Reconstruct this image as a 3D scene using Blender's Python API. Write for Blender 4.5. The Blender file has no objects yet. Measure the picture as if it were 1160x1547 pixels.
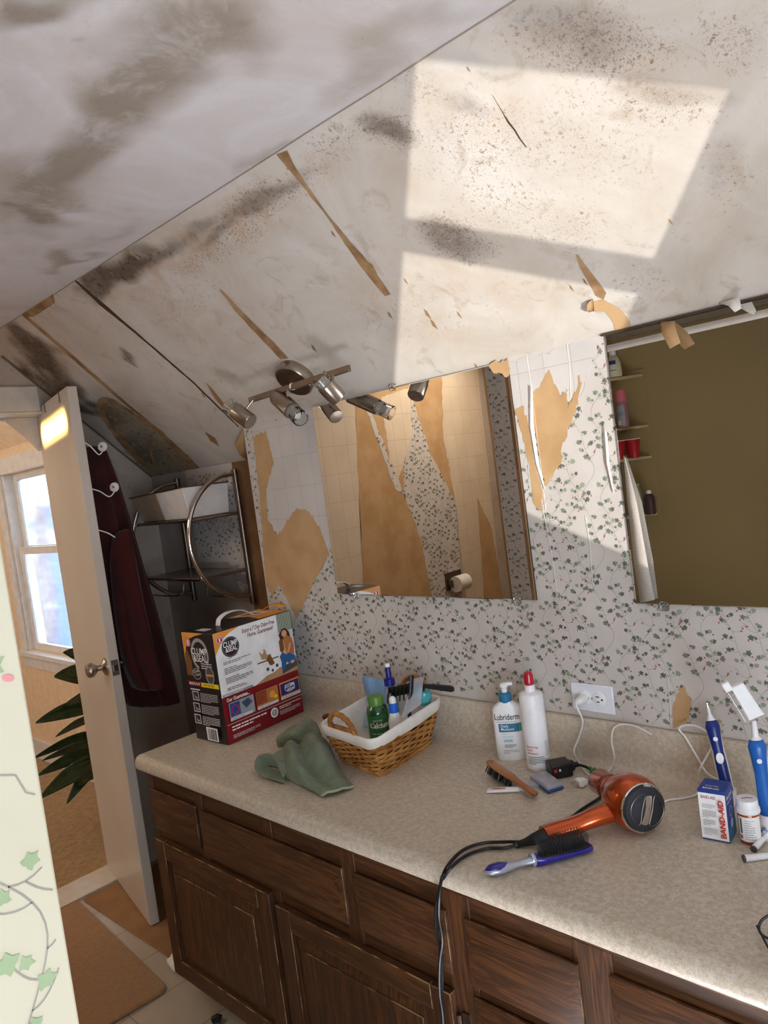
import bpy, bmesh, math, random
from mathutils import Vector, Matrix, noise
from mathutils.geometry import tessellate_polygon
random.seed(7)
SC = bpy.context.scene
COL = SC.collection
PI = math.pi

# ------------------------------------------------------------------ camera
F_PX = 1132.78
YAW, PIT, ROLL, SLOPE = 0.77666889, 0.05691994, -0.13269707, 0.76115863
CAM = Vector((0, -1.605, 1.595))
FWD = Vector((-math.sin(YAW)*math.cos(PIT), math.cos(YAW)*math.cos(PIT), -math.sin(PIT)))
_r = Vector((math.cos(YAW), math.sin(YAW), 0)); _u = _r.cross(FWD)
RGT = _r*math.cos(ROLL) + _u*math.sin(ROLL)
UPV = -_r*math.sin(ROLL) + _u*math.cos(ROLL)
cd = bpy.data.cameras.new('camera'); cam = bpy.data.objects.new('camera', cd); COL.objects.link(cam)
cd.sensor_fit = 'VERTICAL'; cd.sensor_height = 36.0; cd.lens = F_PX/1547*36.0
cd.clip_start = 0.02; cd.clip_end = 200
cam.matrix_world = Matrix(((RGT.x, UPV.x, -FWD.x, CAM.x), (RGT.y, UPV.y, -FWD.y, CAM.y), (RGT.z, UPV.z, -FWD.z, CAM.z), (0, 0, 0, 1)))
SC.camera = cam

# ------------------------------------------------------------------ render look
SC.view_settings.view_transform = 'Standard'
SC.view_settings.look = 'None'
SC.view_settings.gamma = 1.0
SC.view_settings.use_curve_mapping = False
SC.view_settings.exposure = -0.2
SC.cycles.use_denoising = True
SC.cycles.max_bounces = 10
SC.cycles.diffuse_bounces = 6
SC.cycles.sample_clamp_indirect = 6

# ------------------------------------------------------------------ world and lights
w = bpy.data.worlds.new('sky'); SC.world = w; w.use_nodes = True
bg = w.node_tree.nodes['Background']; bg.inputs[0].default_value = (0.62, 0.78, 1.0, 1); bg.inputs[1].default_value = 6.0

def light(name, kind, energy, col, loc, direction=None, **kw):
    d = bpy.data.lights.new(name, kind); d.energy = energy; d.color = col
    for k, v in kw.items(): setattr(d, k, v)
    o = bpy.data.objects.new(name, d); COL.objects.link(o); o.location = loc
    if direction is not None: o.rotation_euler = Vector(direction).to_track_quat('-Z', 'Y').to_euler()
    return o
SUN = Vector((-.66, .54, .29)).normalized()
light('sunlight', 'SUN', 3.7, (1.0, .97, .90), (3, -3, .5), SUN, angle=0.004)
# the double glazing sends the beam through twice more, weaker and a little shifted
light('sunlight_second_pane', 'SUN', .35, (1.0, .95, .88), (3, -3.2, .5), Vector((-.66, .575, .30)), angle=0.01)
light('sunlight_third_pane', 'SUN', .3, (1.0, .95, .88), (3, -3.4, .5), Vector((-.69, .54, .245)), angle=0.01)
light('daylight_window', 'AREA', 26, (.74, .86, 1.0), (1.40, -2.10, 1.20), (-1, .45, 0.05), shape='RECTANGLE', size=.6, size_y=1.1)
light('fill_behind_camera', 'AREA', 52, (.84, .91, 1.0), (.75, -2.76, 1.20), (-.62, 1, .62), shape='RECTANGLE', size=1.2, size_y=1.3)  # unseen lamp added behind the camera as general fill; no window there
light('fill_nook', 'AREA', 17, (1.0, .88, .74), (-2.6, -2.1, 2.29), (0, 0, -1), shape='RECTANGLE', size=.9, size_y=1.0)  # added fill for the nook and the mirror views; the room has no such fitting
light('fill_upward', 'AREA', 14, (.94, .93, 1.0), (-.50, -1.08, .06), (-.2, -.15, 1), shape='RECTANGLE', size=.7, size_y=.5, spread=math.radians(125))  # lamp added near the floor to lift the ceiling, in place of bounced light
light('hall_daylight', 'AREA', 18, (1.0, .90, .78), (-4.7, -1.9, 1.9), (0, 1, -.25), shape='RECTANGLE', size=1.2, size_y=.8)
light('added_door_beam', 'AREA', 3.0, (1.0, .66, .16), (-2.68, -2.4, 2.06), Vector((-2.99, -.35, 1.925)) - Vector((-2.68, -2.4, 2.06)), shape='RECTANGLE', size=.42, size_y=.04, spread=math.radians(2.5))  # narrow lamp added in the nook to throw the yellow patch onto the door

# ------------------------------------------------------------------ geometry helpers
SN = Vector((0, -math.sin(SLOPE), -math.cos(SLOPE)))       # room side normal of the sloped ceiling
Z_LOW = 1.828
SD = SN.dot(Vector((0, 0, Z_LOW)))
def ray(px, py): return FWD + RGT*((px-580)/F_PX) - UPV*((py-773.5)/F_PX)
def at(px, py, ax, val=0.0):
    d = ray(px, py)
    if ax == 'slope': n = SN; t = (SD + val - n.dot(CAM))/n.dot(d)
    else: i = 'xyz'.index(ax); t = (val-CAM[i])/d[i]
    return CAM + d*t
def pix(P):
    v = Vector(P)-CAM; ww = max(1e-6, v.dot(FWD))
    return 580+F_PX*v.dot(RGT)/ww, 773.5-F_PX*v.dot(UPV)/ww
def behind(px, py, x):                                     # a point seen in the mirrors, on the plane x
    p = at(px, py, 'x', x); return Vector((x, -p.y, p.z))

def lin(c):
    return tuple(((v/12.92) if v <= .04045 else ((v+.055)/1.055)**2.4) for v in [q/255 for q in c]) + (1.0,)

class MB:
    def __init__(s): s.v = []; s.f = []; s.m = []; s.cur = 0
    def add(s, vs, fs, mi=None):
        b = len(s.v); s.v += [Vector(p) for p in vs]
        for f in fs: s.f.append([b+i for i in f]); s.m.append(s.cur if mi is None else mi)
        return s
    def box(s, x0, y0, z0, x1, y1, z1, mi=None, M=None):
        vs = [Vector((x, y, z)) for z in (z0, z1) for y in (y0, y1) for x in (x0, x1)]
        if M: vs = [M @ p for p in vs]
        return s.add(vs, [(0, 2, 3, 1), (4, 5, 7, 6), (0, 1, 5, 4), (2, 6, 7, 3), (0, 4, 6, 2), (1, 3, 7, 5)], mi)
    def lathe(s, prof, c=(0, 0, 0), axis=(0, 0, 1), n=24, mi=None, sx=1, sy=1, cap=True):
        q = Vector(axis).normalized().to_track_quat('Z', 'Y'); c = Vector(c); vs = []; fs = []
        for r, z in prof:
            for k in range(n):
                a = 2*PI*k/n; vs.append(c + q @ Vector((r*sx*math.cos(a), r*sy*math.sin(a), z)))
        for i in range(len(prof)-1):
            for k in range(n):
                k2 = (k+1) % n; fs.append((i*n+k, i*n+k2, (i+1)*n+k2, (i+1)*n+k))
        if cap:
            fs.append(tuple(range(n-1, -1, -1))); b = (len(prof)-1)*n; fs.append(tuple(range(b, b+n)))
        return s.add(vs, fs, mi)
    def cyl(s, a, b, r, n=16, mi=None, r2=None):
        a = Vector(a); b = Vector(b); return s.lathe([(r, 0), (r if r2 is None else r2, (b-a).length)], a, b-a, n, mi)
    def tube(s, pts, r, n=8, mi=None, closed=False, radii=None, flat=1.0):
        P = [Vector(p) for p in pts]; vs = []; fs = []; N = len(P); up = None
        for i, p in enumerate(P):
            if closed: t = P[(i+1) % N]-P[i-1]
            else: t = P[min(i+1, N-1)]-P[max(i-1, 0)]
            t.normalize()
            if up is None:
                up = Vector((0, 0, 1)) if abs(t.z) < .9 else Vector((1, 0, 0))
            side = t.cross(up)
            if side.length < 1e-4: side = t.orthogonal()
            side.normalize(); up = side.cross(t).normalized()
            rr = radii[i] if radii else r
            for k in range(n):
                a = 2*PI*k/n; vs.append(p + side*(rr*math.cos(a)) + up*(rr*flat*math.sin(a)))
        for i in range(N if closed else N-1):
            j = (i+1) % N
            for k in range(n):
                k2 = (k+1) % n; fs.append((i*n+k, i*n+k2, j*n+k2, j*n+k))
        if not closed:
            fs.append(tuple(range(n-1, -1, -1))); fs.append(tuple(range((N-1)*n, N*n)))
        return s.add(vs, fs, mi)
    def ball(s, c, r, n=16, mi=None, sc=(1, 1, 1), q=None):
        c = Vector(c); m = n//2; vs = []; fs = []
        for i in range(m+1):
            th = PI*i/m
            for k in range(n):
                a = 2*PI*k/n; p = Vector((math.sin(th)*math.cos(a)*sc[0], math.sin(th)*math.sin(a)*sc[1], math.cos(th)*sc[2]))*r
                vs.append(c + (q @ p if q else p))
        for i in range(m):
            for k in range(n):
                k2 = (k+1) % n; fs.append((i*n+k, (i+1)*n+k, (i+1)*n+k2, i*n+k2))
        return s.add(vs, fs, mi)
    def loft(s, rings, mi=None, cap=True, closed=True):
        vs = [p for r in rings for p in r]; n = len(rings[0]); fs = []
        for i in range(len(rings)-1):
            for k in range(n if closed else n-1):
                k2 = (k+1) % n; fs.append((i*n+k, i*n+k2, (i+1)*n+k2, (i+1)*n+k))
        if cap and closed: fs.append(tuple(range(n-1, -1, -1))); b = (len(rings)-1)*n; fs.append(tuple(range(b, b+n)))
        return s.add(vs, fs, mi)
    def poly(s, pts, N, th=.0006, mi=None):
        """a flat outline lifted th along N, with its rim"""
        N = Vector(N).normalized(); P = [Vector(p) for p in pts]; top = [p+N*th for p in P]; n = len(P)
        tris = tessellate_polygon([P])
        fs = []
        for t in tris:
            a, b, c = [P[i] for i in t]
            t = tuple(t) if (b-a).cross(c-a).dot(N) > 0 else tuple(reversed(t))
            fs.append(t)
        s.add(top, fs, mi)
        if th > .0004: s.add(P+top, [(i, (i+1) % n, n+(i+1) % n, n+i) for i in range(n)], mi)
        return s
    def build(s, name, mats, parent=None, smooth=False, bev=0, local=False, keep=False, seg=2, sub=0, ang=40):
        me = bpy.data.meshes.new(name)
        if not isinstance(mats, (list, tuple)): mats = [mats]
        off = Vector((0, 0, 0)); loc = Vector((0, 0, 0))
        if parent is not None and not local:
            off = wloc(parent)
        if parent is None and not keep and s.v:
            xs = [p.x for p in s.v]; ys = [p.y for p in s.v]; zs = [p.z for p in s.v]
            off = Vector(((min(xs)+max(xs))/2, (min(ys)+max(ys))/2, min(zs))); loc = off
        me.from_pydata([tuple(p-off) for p in s.v], [], s.f)
        for m in mats: me.materials.append(m)
        for p, mi in zip(me.polygons, s.m): p.material_index = mi
        if smooth:
            me.shade_smooth(); me.set_sharp_from_angle(angle=math.radians(ang))
        me.update()
        o = bpy.data.objects.new(name, me); COL.objects.link(o); o.location = loc
        if parent is not None: o.parent = parent
        if bev:
            b = o.modifiers.new('bevel', 'BEVEL'); b.width = bev; b.segments = seg; b.limit_method = 'ANGLE'; b.angle_limit = math.radians(35)
            me.shade_smooth(); me.set_sharp_from_angle(angle=math.radians(50))
        if sub:
            m2 = o.modifiers.new('sub', 'SUBSURF'); m2.levels = sub; m2.render_levels = sub
        return o
def wloc(o):
    v = Vector(o.location)
    while o.parent: o = o.parent; v += Vector(o.location)
    return v
def spline(pts, n=8, closed=False):
    P = [Vector(p) for p in pts]; N = len(P); out = []
    for i in range(N if closed else N-1):
        a, b, c, d = (P[(i-1) % N], P[i], P[(i+1) % N], P[(i+2) % N]) if closed else (P[max(i-1, 0)], P[i], P[i+1], P[min(i+2, N-1)])
        for k in range(n):
            t = k/n; out.append(.5*((2*b)+(c-a)*t+(2*a-5*b+4*c-d)*t*t+(3*b-a-3*c+d)*t**3))
    if not closed: out.append(P[-1])
    return out
def tag(o, label=None, cat=None, group=None, kind=None):
    if label: o['label'] = label
    if cat: o['category'] = cat
    if group: o['group'] = group
    if kind: o['kind'] = kind
    return o
def empty(name, loc, label, cat, rz=0, group=None):
    o = bpy.data.objects.new(name, None); COL.objects.link(o); o.location = loc; o.rotation_euler = (0, 0, rz)
    o.empty_display_size = .02
    return tag(o, label, cat, group)
def struct(o): o['kind'] = 'structure'; return o

# ------------------------------------------------------------------ materials
def mat(name, col, rough=.5, metal=0.0, col2=None, nscale=20, nlo=.4, nhi=.65, bump=0, bscale=60, bdist=.002, stretch=(1, 1, 1), coat=0, trans=0, alpha=1, sheen=0, ior=1.45, emit=None, spec=.5, det=4):
    m = bpy.data.materials.new(name); m.use_nodes = True; nt = m.node_tree; b = nt.nodes['Principled BSDF']
    b.inputs['Base Color'].default_value = lin(col); b.inputs['Roughness'].default_value = rough; b.inputs['Metallic'].default_value = metal
    b.inputs['Coat Weight'].default_value = coat; b.inputs['Transmission Weight'].default_value = trans; b.inputs['Alpha'].default_value = alpha
    b.inputs['Sheen Weight'].default_value = sheen; b.inputs['IOR'].default_value = ior; b.inputs['Specular IOR Level'].default_value = spec
    tc = nt.nodes.new('ShaderNodeTexCoord'); mp = nt.nodes.new('ShaderNodeMapping'); nt.links.new(tc.outputs['Object'], mp.inputs[0]); mp.inputs['Scale'].default_value = stretch
    if col2 is None: col2 = tuple(min(255, c*1.06+2) for c in col); nlo, nhi = .3, .7
    nz = nt.nodes.new('ShaderNodeTexNoise'); nz.inputs['Scale'].default_value = nscale; nz.inputs['Detail'].default_value = det
    mr = nt.nodes.new('ShaderNodeMapRange'); mr.inputs[1].default_value = nlo; mr.inputs[2].default_value = nhi
    mx = nt.nodes.new('ShaderNodeMix'); mx.data_type = 'RGBA'; mx.inputs[6].default_value = lin(col); mx.inputs[7].default_value = lin(col2)
    nt.links.new(mp.outputs[0], nz.inputs[0]); nt.links.new(nz.outputs[0], mr.inputs[0]); nt.links.new(mr.outputs[0], mx.inputs[0]); nt.links.new(mx.outputs[2], b.inputs['Base Color'])
    if bump:
        n2 = nt.nodes.new('ShaderNodeTexNoise'); n2.inputs['Scale'].default_value = bscale; n2.inputs['Detail'].default_value = 5
        bp = nt.nodes.new('ShaderNodeBump'); bp.inputs['Strength'].default_value = bump; bp.inputs['Distance'].default_value = bdist
        nt.links.new(mp.outputs[0], n2.inputs[0]); nt.links.new(n2.outputs[0], bp.inputs['Height']); nt.links.new(bp.outputs[0], b.inputs['Normal'])
    if emit: b.inputs['Emission Color'].default_value = lin(col); b.inputs['Emission Strength'].default_value = emit
    return m

def stained(name, base, mold, tan, seams=None, rough=.75, grain=.7, soft=(9, .20, .46), on=(.32, .50), wear=.55):
    """painted board carrying dirt, specks and tan smears where the 'stain' attribute says they lie"""
    m = bpy.data.materials.new(name); m.use_nodes = True; nt = m.node_tree; N = nt.nodes; L = nt.links; b = N['Principled BSDF']; b.inputs['Roughness'].default_value = rough
    at_ = N.new('ShaderNodeAttribute'); at_.attribute_name = 'stain'; sp = N.new('ShaderNodeSeparateColor'); L.new(at_.outputs['Color'], sp.inputs[0])
    tc = N.new('ShaderNodeTexCoord')
    def noi(scale, det, dist=0, rg=.6):
        n = N.new('ShaderNodeTexNoise'); n.inputs['Scale'].default_value = scale; n.inputs['Detail'].default_value = det; n.inputs['Distortion'].default_value = dist; n.inputs['Roughness'].default_value = rg
        L.new(tc.outputs['Object'], n.inputs[0]); return n.outputs[0]
    def rng(x, a, bb, c=0.0, d=1.0):
        r = N.new('ShaderNodeMapRange'); L.new(x, r.inputs[0]); r.inputs[1].default_value = a; r.inputs[2].default_value = bb; r.inputs[3].default_value = c; r.inputs[4].default_value = d; return r.outputs[0]
    def mth(op, a, bb):
        r = N.new('ShaderNodeMath'); r.operation = op
        for i, x in enumerate((a, bb)):
            if isinstance(x, (int, float)): r.inputs[i].default_value = x
            else: L.new(x, r.inputs[i])
        r.use_clamp = True; return r.outputs[0]
    def mix(f, a, bb):
        r = N.new('ShaderNodeMix'); r.data_type = 'RGBA'
        if isinstance(f, float): r.inputs[0].default_value = f
        else: L.new(f, r.inputs[0])
        for i, x in ((6, a), (7, bb)):
            if isinstance(x, tuple): r.inputs[i].default_value = lin(x)
            else: L.new(x, r.inputs[i])
        return r.outputs[2]
    c = mix(rng(noi(3.2, 9, .8, .65), .40, .66), base, (base[0]*.93, base[1]*.905, base[2]*.875)); c = mix(mth('MULTIPLY', rng(noi(11, 8, 1.2, .7), .56, .66), wear), c, (base[0]*.84, base[1]*.785, base[2]*.72))
    # tan smears
    c = mix(mth('MULTIPLY', mth('MULTIPLY', sp.outputs[2], rng(noi(14, 6, .5), .35, .65)), .8), c, tan)
    # soft mould
    mm = mth('MULTIPLY', sp.outputs[0], rng(noi(soft[0], 8, .6, .7), soft[1], soft[2]))
    c = mix(mth('MULTIPLY', mm, .93), c, mold)
    # fine dark grain in the mould
    gr = mth('MULTIPLY', sp.outputs[0], rng(noi(55, 4, 0, .7), .52, .64)); c = mix(mth('MULTIPLY', gr, grain), c, tuple(v*.55 for v in mold))
    # specks: irregular grains of two sizes, thicker where the stored mask is strong
    g = mth('ADD', mth('MULTIPLY', noi(26, 4, .3, .7), .55), mth('MULTIPLY', sp.outputs[1], .32))
    on = rng(g, *on)
    c = mix(mth('MULTIPLY', mth('MULTIPLY', rng(noi(120, 3, 0, .75), .56, .64), on), .8), c, (140, 108, 78))
    c = mix(mth('MULTIPLY', mth('MULTIPLY', rng(noi(300, 2, 0, .7), .56, .64), rng(sp.outputs[1], .30, .9)), .75), c, (108, 88, 70))
    L.new(c, b.inputs['Base Color'])
    bp = N.new('ShaderNodeBump'); bp.inputs['Strength'].default_value = .35; bp.inputs['Distance'].default_value = .004; L.new(noi(30, 6), bp.inputs['Height']); L.new(bp.outputs[0], b.inputs['Normal'])
    return m

def gridded(name, col, col2, line, sx, sz, axes='xz', rough=.6, mortar=.012, bump=.3):
    """pressed tile pattern / floor tile lines"""
    m = bpy.data.materials.new(name); m.use_nodes = True; nt = m.node_tree; N = nt.nodes; L = nt.links; b = N['Principled BSDF']; b.inputs['Roughness'].default_value = rough
    tc = N.new('ShaderNodeTexCoord'); sx_ = N.new('ShaderNodeSeparateXYZ'); cb = N.new('ShaderNodeCombineXYZ'); L.new(tc.outputs['Object'], sx_.inputs[0])
    L.new(sx_.outputs['XYZ'.index(axes[0].upper())], cb.inputs[0]); L.new(sx_.outputs['XYZ'.index(axes[1].upper())], cb.inputs[1])
    br = N.new('ShaderNodeTexBrick'); br.offset = 0; br.inputs['Scale'].default_value = 1; br.inputs['Brick Width'].default_value = sx; br.inputs['Row Height'].default_value = sz
    br.inputs['Mortar Size'].default_value = mortar*sx; br.inputs['Mortar Smooth'].default_value = .6
    br.inputs['Color1'].default_value = lin(col); br.inputs['Color2'].default_value = lin(col2); br.inputs['Mortar'].default_value = lin(line); L.new(cb.outputs[0], br.inputs[0])
    nz = N.new('ShaderNodeTexNoise'); nz.inputs['Scale'].default_value = 6; nz.inputs['Detail'].default_value = 6; L.new(tc.outputs['Object'], nz.inputs[0])
    mx = N.new('ShaderNodeMix'); mx.data_type = 'RGBA'; mx.blend_type = 'MULTIPLY'; L.new(br.outputs[0], mx.inputs[6]); mx.inputs[0].default_value = .5
    mr = N.new('ShaderNodeMapRange'); L.new(nz.outputs[0], mr.inputs[0]); mr.inputs[1].default_value = .3; mr.inputs[2].default_value = .7; mr.inputs[3].default_value = .75; mr.inputs[4].default_value = 1.0
    L.new(mr.outputs[0], mx.inputs[7]); L.new(mx.outputs[2], b.inputs['Base Color'])
    bp = N.new('ShaderNodeBump'); bp.inputs['Strength'].default_value = bump; bp.inputs['Distance'].default_value = .003; L.new(br.outputs['Fac'], bp.inputs['Height']); bp.invert = True
    bp2 = N.new('ShaderNodeBump'); bp2.inputs['Strength'].default_value = .3; bp2.inputs['Distance'].default_value = .003
    n3 = N.new('ShaderNodeTexNoise'); n3.inputs['Scale'].default_value = 35; n3.inputs['Detail'].default_value = 5; L.new(tc.outputs['Object'], n3.inputs[0]); L.new(n3.outputs[0], bp2.inputs['Height']); L.new(bp.outputs[0], bp2.inputs['Normal']); L.new(bp2.outputs[0], b.inputs['Normal'])
    return m

def oak(name, dark, light_, axis='x'):
    m = bpy.data.materials.new(name); m.use_nodes = True; nt = m.node_tree; N = nt.nodes; L = nt.links; b = N['Principled BSDF']; b.inputs['Roughness'].default_value = .5
    tc = N.new('ShaderNodeTexCoord'); mp = N.new('ShaderNodeMapping'); L.new(tc.outputs['Object'], mp.inputs[0])
    mp.inputs['Scale'].default_value = (1.2, 9, 14) if axis == 'x' else (14, 9, 1.2)
    n1 = N.new('ShaderNodeTexNoise'); n1.inputs['Scale'].default_value = 2.2; n1.inputs['Detail'].default_value = 4; n1.inputs['Distortion'].default_value = 1.6; L.new(mp.outputs[0], n1.inputs[0])
    wv = N.new('ShaderNodeMath'); wv.operation = 'SINE'; ml = N.new('ShaderNodeMath'); ml.operation = 'MULTIPLY'; ml.inputs[1].default_value = 24; L.new(n1.outputs[0], ml.inputs[0]); L.new(ml.outputs[0], wv.inputs[0])
    mp2 = N.new('ShaderNodeMapping'); L.new(tc.outputs['Object'], mp2.inputs[0]); mp2.inputs['Scale'].default_value = (6, 120, 200) if axis == 'x' else (200, 120, 6)
    n2 = N.new('ShaderNodeTexNoise'); n2.inputs['Scale'].default_value = 2; n2.inputs['Detail'].default_value = 3; L.new(mp2.outputs[0], n2.inputs[0])
    r1 = N.new('ShaderNodeMapRange'); L.new(wv.outputs[0], r1.inputs[0]); r1.inputs[1].default_value = -1; r1.inputs[2].default_value = 1; r1.inputs[3].default_value = .25; r1.inputs[4].default_value = .75
    ad = N.new('ShaderNodeMath'); ad.operation = 'MULTIPLY'; L.new(r1.outputs[0], ad.inputs[0]); r2 = N.new('ShaderNodeMapRange'); L.new(n2.outputs[0], r2.inputs[0]); r2.inputs[1].default_value = .3; r2.inputs[2].default_value = .7; r2.inputs[3].default_value = .4; r2.inputs[4].default_value = 1.5; L.new(r2.outputs[0], ad.inputs[1])
    mx = N.new('ShaderNodeMix'); mx.data_type = 'RGBA'; L.new(ad.outputs[0], mx.inputs[0]); mx.inputs[6].default_value = lin(dark); mx.inputs[7].default_value = lin(light_)
    # worn pale scratches
    n4 = N.new('ShaderNodeTexNoise'); n4.inputs['Scale'].default_value = 5; n4.inputs['Detail'].default_value = 8; n4.inputs['Roughness'].default_value = .75
    mp3 = N.new('ShaderNodeMapping'); L.new(tc.outputs['Object'], mp3.inputs[0]); mp3.inputs['Scale'].default_value = (2, 4, 14) if axis == 'x' else (14, 4, 2); L.new(mp3.outputs[0], n4.inputs[0])
    r3 = N.new('ShaderNodeMapRange'); L.new(n4.outputs[0], r3.inputs[0]); r3.inputs[1].default_value = .66; r3.inputs[2].default_value = .74; r3.inputs[4].default_value = .5
    mx2 = N.new('ShaderNodeMix'); mx2.data_type = 'RGBA'; L.new(r3.outputs[0], mx2.inputs[0]); L.new(mx.outputs[2], mx2.inputs[6]); mx2.inputs[7].default_value = lin((150, 118, 84)); L.new(mx2.outputs[2], b.inputs['Base Color'])
    bp = N.new('ShaderNodeBump'); bp.inputs['Strength'].default_value = .35; bp.inputs['Distance'].default_value = .001; L.new(n2.outputs[0], bp.inputs['Height']); L.new(bp.outputs[0], b.inputs['Normal'])
    return m

def laminate(name):
    m = bpy.data.materials.new(name); m.use_nodes = True; nt = m.node_tree; N = nt.nodes; L = nt.links; b = N['Principled BSDF']; b.inputs['Roughness'].default_value = .33
    tc = N.new('ShaderNodeTexCoord')
    def noi(s, d):
        n = N.new('ShaderNodeTexNoise'); n.inputs['Scale'].default_value = s; n.inputs['Detail'].default_value = d; n.inputs['Roughness'].default_value = .7; L.new(tc.outputs['Object'], n.inputs[0]); return n.outputs[0]
    def mixc(f, a, bb, lo, hi):
        r = N.new('ShaderNodeMapRange'); L.new(f, r.inputs[0]); r.inputs[1].default_value = lo; r.inputs[2].default_value = hi
        x = N.new('ShaderNodeMix'); x.data_type = 'RGBA'; L.new(r.outputs[0], x.inputs[0])
        for i, c in ((6, a), (7, bb)):
            if isinstance(c, tuple): x.inputs[i].default_value = lin(c)
            else: L.new(c, x.inputs[i])
        return x.outputs[2]
    c = mixc(noi(90, 3), (188, 175, 156), (210, 199, 182), .38, .62)
    c = mixc(noi(300, 2), c, (168, 153, 134), .56, .68)
    c = mixc(noi(7, 4), c, (200, 186, 165), .5, .9)
    L.new(c, b.inputs['Base Color']); return m

M = {}
M['plaster'] = mat('white_paint', (214, 208, 202), .7, bump=.15, bscale=25)
M['wallpaper'] = mat('wallpaper_ground', (208, 201, 195), .7, col2=(200, 192, 185), nscale=5, bump=.25, bscale=30, bdist=.003)
M['paper_fore'] = mat('cream_wallpaper_ground', (210, 204, 180), .7, col2=(202, 195, 170), nscale=4, bump=.12, bscale=40)
M['leaf_a'] = mat('print_leaf_dark', (98, 101, 92), .7); M['leaf_b'] = mat('print_leaf_mid', (120, 127, 110), .7); M['leaf_c'] = mat('print_leaf_soft', (142, 152, 128), .7); M['leaf_p'] = mat('print_leaf_pale', (150, 168, 130), .7)
M['vine'] = mat('print_vine', (150, 146, 134), .7); M['bud'] = mat('print_bud', (164, 98, 100), .7)
M['kraft'] = mat('bare_brown_backing', (198, 162, 118), .85, col2=(184, 146, 102), nscale=9, bump=.3, bscale=45)
M['kraft_dark'] = mat('dark_brown_backing', (140, 102, 66), .85, col2=(118, 84, 52), nscale=9, bump=.3, bscale=45)
M['crack'] = mat('crack_dark', (70, 54, 42), .9)
M['tan_strip'] = mat('tan_tape', (176, 142, 102), .85, col2=(136, 102, 68), nscale=18)
M['pressed'] = gridded('pressed_white_paper', (206, 200, 196), (210, 205, 201), (182, 174, 168), .075, .105, 'xz')
M['pressed_y'] = gridded('pressed_white_paper_side', (224, 204, 178), (226, 208, 184), (186, 162, 136), .10, .16, 'yz')
M['white_trim'] = mat('white_gloss_trim', (214, 208, 200), .35)
M['door_paint'] = mat('white_door_paint', (208, 199, 188), .3, col2=(200, 189, 176), nscale=3)
M['oakx'] = oak('oak_rail', (46, 26, 13), (98, 60, 30)); M['oakz'] = oak('oak_stile', (46, 26, 13), (98, 60, 30), 'z')
M['oak_worn_highlight'] = mat('oak_worn_highlight_edge', (74, 48, 27), .5, col2=(150, 118, 84), nscale=24, nlo=.45, nhi=.62)  # worn oak for the bevels, with edge highlights painted into its paler tone
M['oak_in'] = mat('cabinet_gap', (20, 12, 8), .8)
M['laminate'] = laminate('speckled_beige_laminate')
M['vinyl'] = gridded('vinyl_tile', (176, 160, 140), (182, 166, 146), (140, 122, 104), .23, .23, 'xy', .3, .012, .15)
M['carpet'] = mat('tan_carpet', (166, 132, 82), .95, col2=(146, 112, 66), nscale=30, bump=.9, bscale=38, bdist=.012, sheen=.3)
M['rug'] = mat('tan_mat', (156, 116, 74), .95, col2=(146, 106, 66), nscale=60, bump=.5, bscale=260, sheen=.3)
M['rug2'] = mat('brown_mat', (150, 110, 72), .95, col2=(138, 100, 66), nscale=9, bump=.5, bscale=200)
M['silver'] = bpy.data.materials.new('mirror_silver'); M['silver'].use_nodes = True
_b = M['silver'].node_tree.nodes['Principled BSDF']; _b.inputs['Base Color'].default_value = (.86, .86, .84, 1); _b.inputs['Metallic'].default_value = 1; _b.inputs['Roughness'].default_value = 0.0
M['mirror_edge'] = mat('mirror_edge', (60, 46, 34), .4)
M['nickel'] = mat('brushed_nickel', (168, 156, 144), .28, 1.0, bump=.05, bscale=300, stretch=(1, 1, 12))
M['nickel_dark'] = mat('dark_nickel', (122, 108, 98), .35, 1.0)
M['chrome'] = mat('chrome', (205, 200, 196), .12, 1.0)
M['glass'] = mat('clear_glass', (240, 240, 238), .05, trans=1.0, ior=1.45)
M['frosted'] = mat('frosted_bulb', (226, 222, 214), .3, trans=.4)
M['black'] = mat('black_plastic', (22, 22, 24), .35); M['rubber'] = mat('black_cord', (18, 18, 20), .4)
M['white_pl'] = mat('white_plastic', (232, 232, 234), .35); M['white_cord'] = mat('white_cord', (225, 224, 222), .4)
M['outlet'] = mat('outlet_plastic', (226, 228, 236), .3)
M['slot'] = mat('slot_dark', (30, 28, 28), .6)
M['robe'] = mat('dark_red_fleece', (58, 16, 14), 1.0, col2=(46, 10, 10), nscale=12, bump=.4, bscale=150, sheen=.15)
M['robe2'] = mat('wine_fleece', (60, 9, 10), 1.0, col2=(42, 8, 8), nscale=12, bump=.4, bscale=150, sheen=.15)
M['ceramic'] = mat('white_ceramic', (232, 228, 220), .15, coat=.5)
M['towel'] = mat('sage_towel', (122, 134, 106), 1.0, col2=(104, 118, 90), nscale=30, bump=1.0, bscale=300, bdist=.006, sheen=.3)
M['towel_hem'] = mat('sage_towel_hem', (140, 152, 124), .95)
M['wicker'] = mat('honey_wicker', (186, 132, 68), .38, col2=(140, 88, 38), nscale=28)
M['wicker_dark'] = mat('wicker_gap', (62, 36, 16), .7)
M['liner'] = mat('white_cotton', (226, 220, 214), .9, bump=.3, bscale=60)
M['olive'] = mat('tub_surround', (164, 144, 102), .45, col2=(157, 138, 97), nscale=2)
M['bone'] = mat('bone_plastic', (176, 158, 120), .4)

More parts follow.
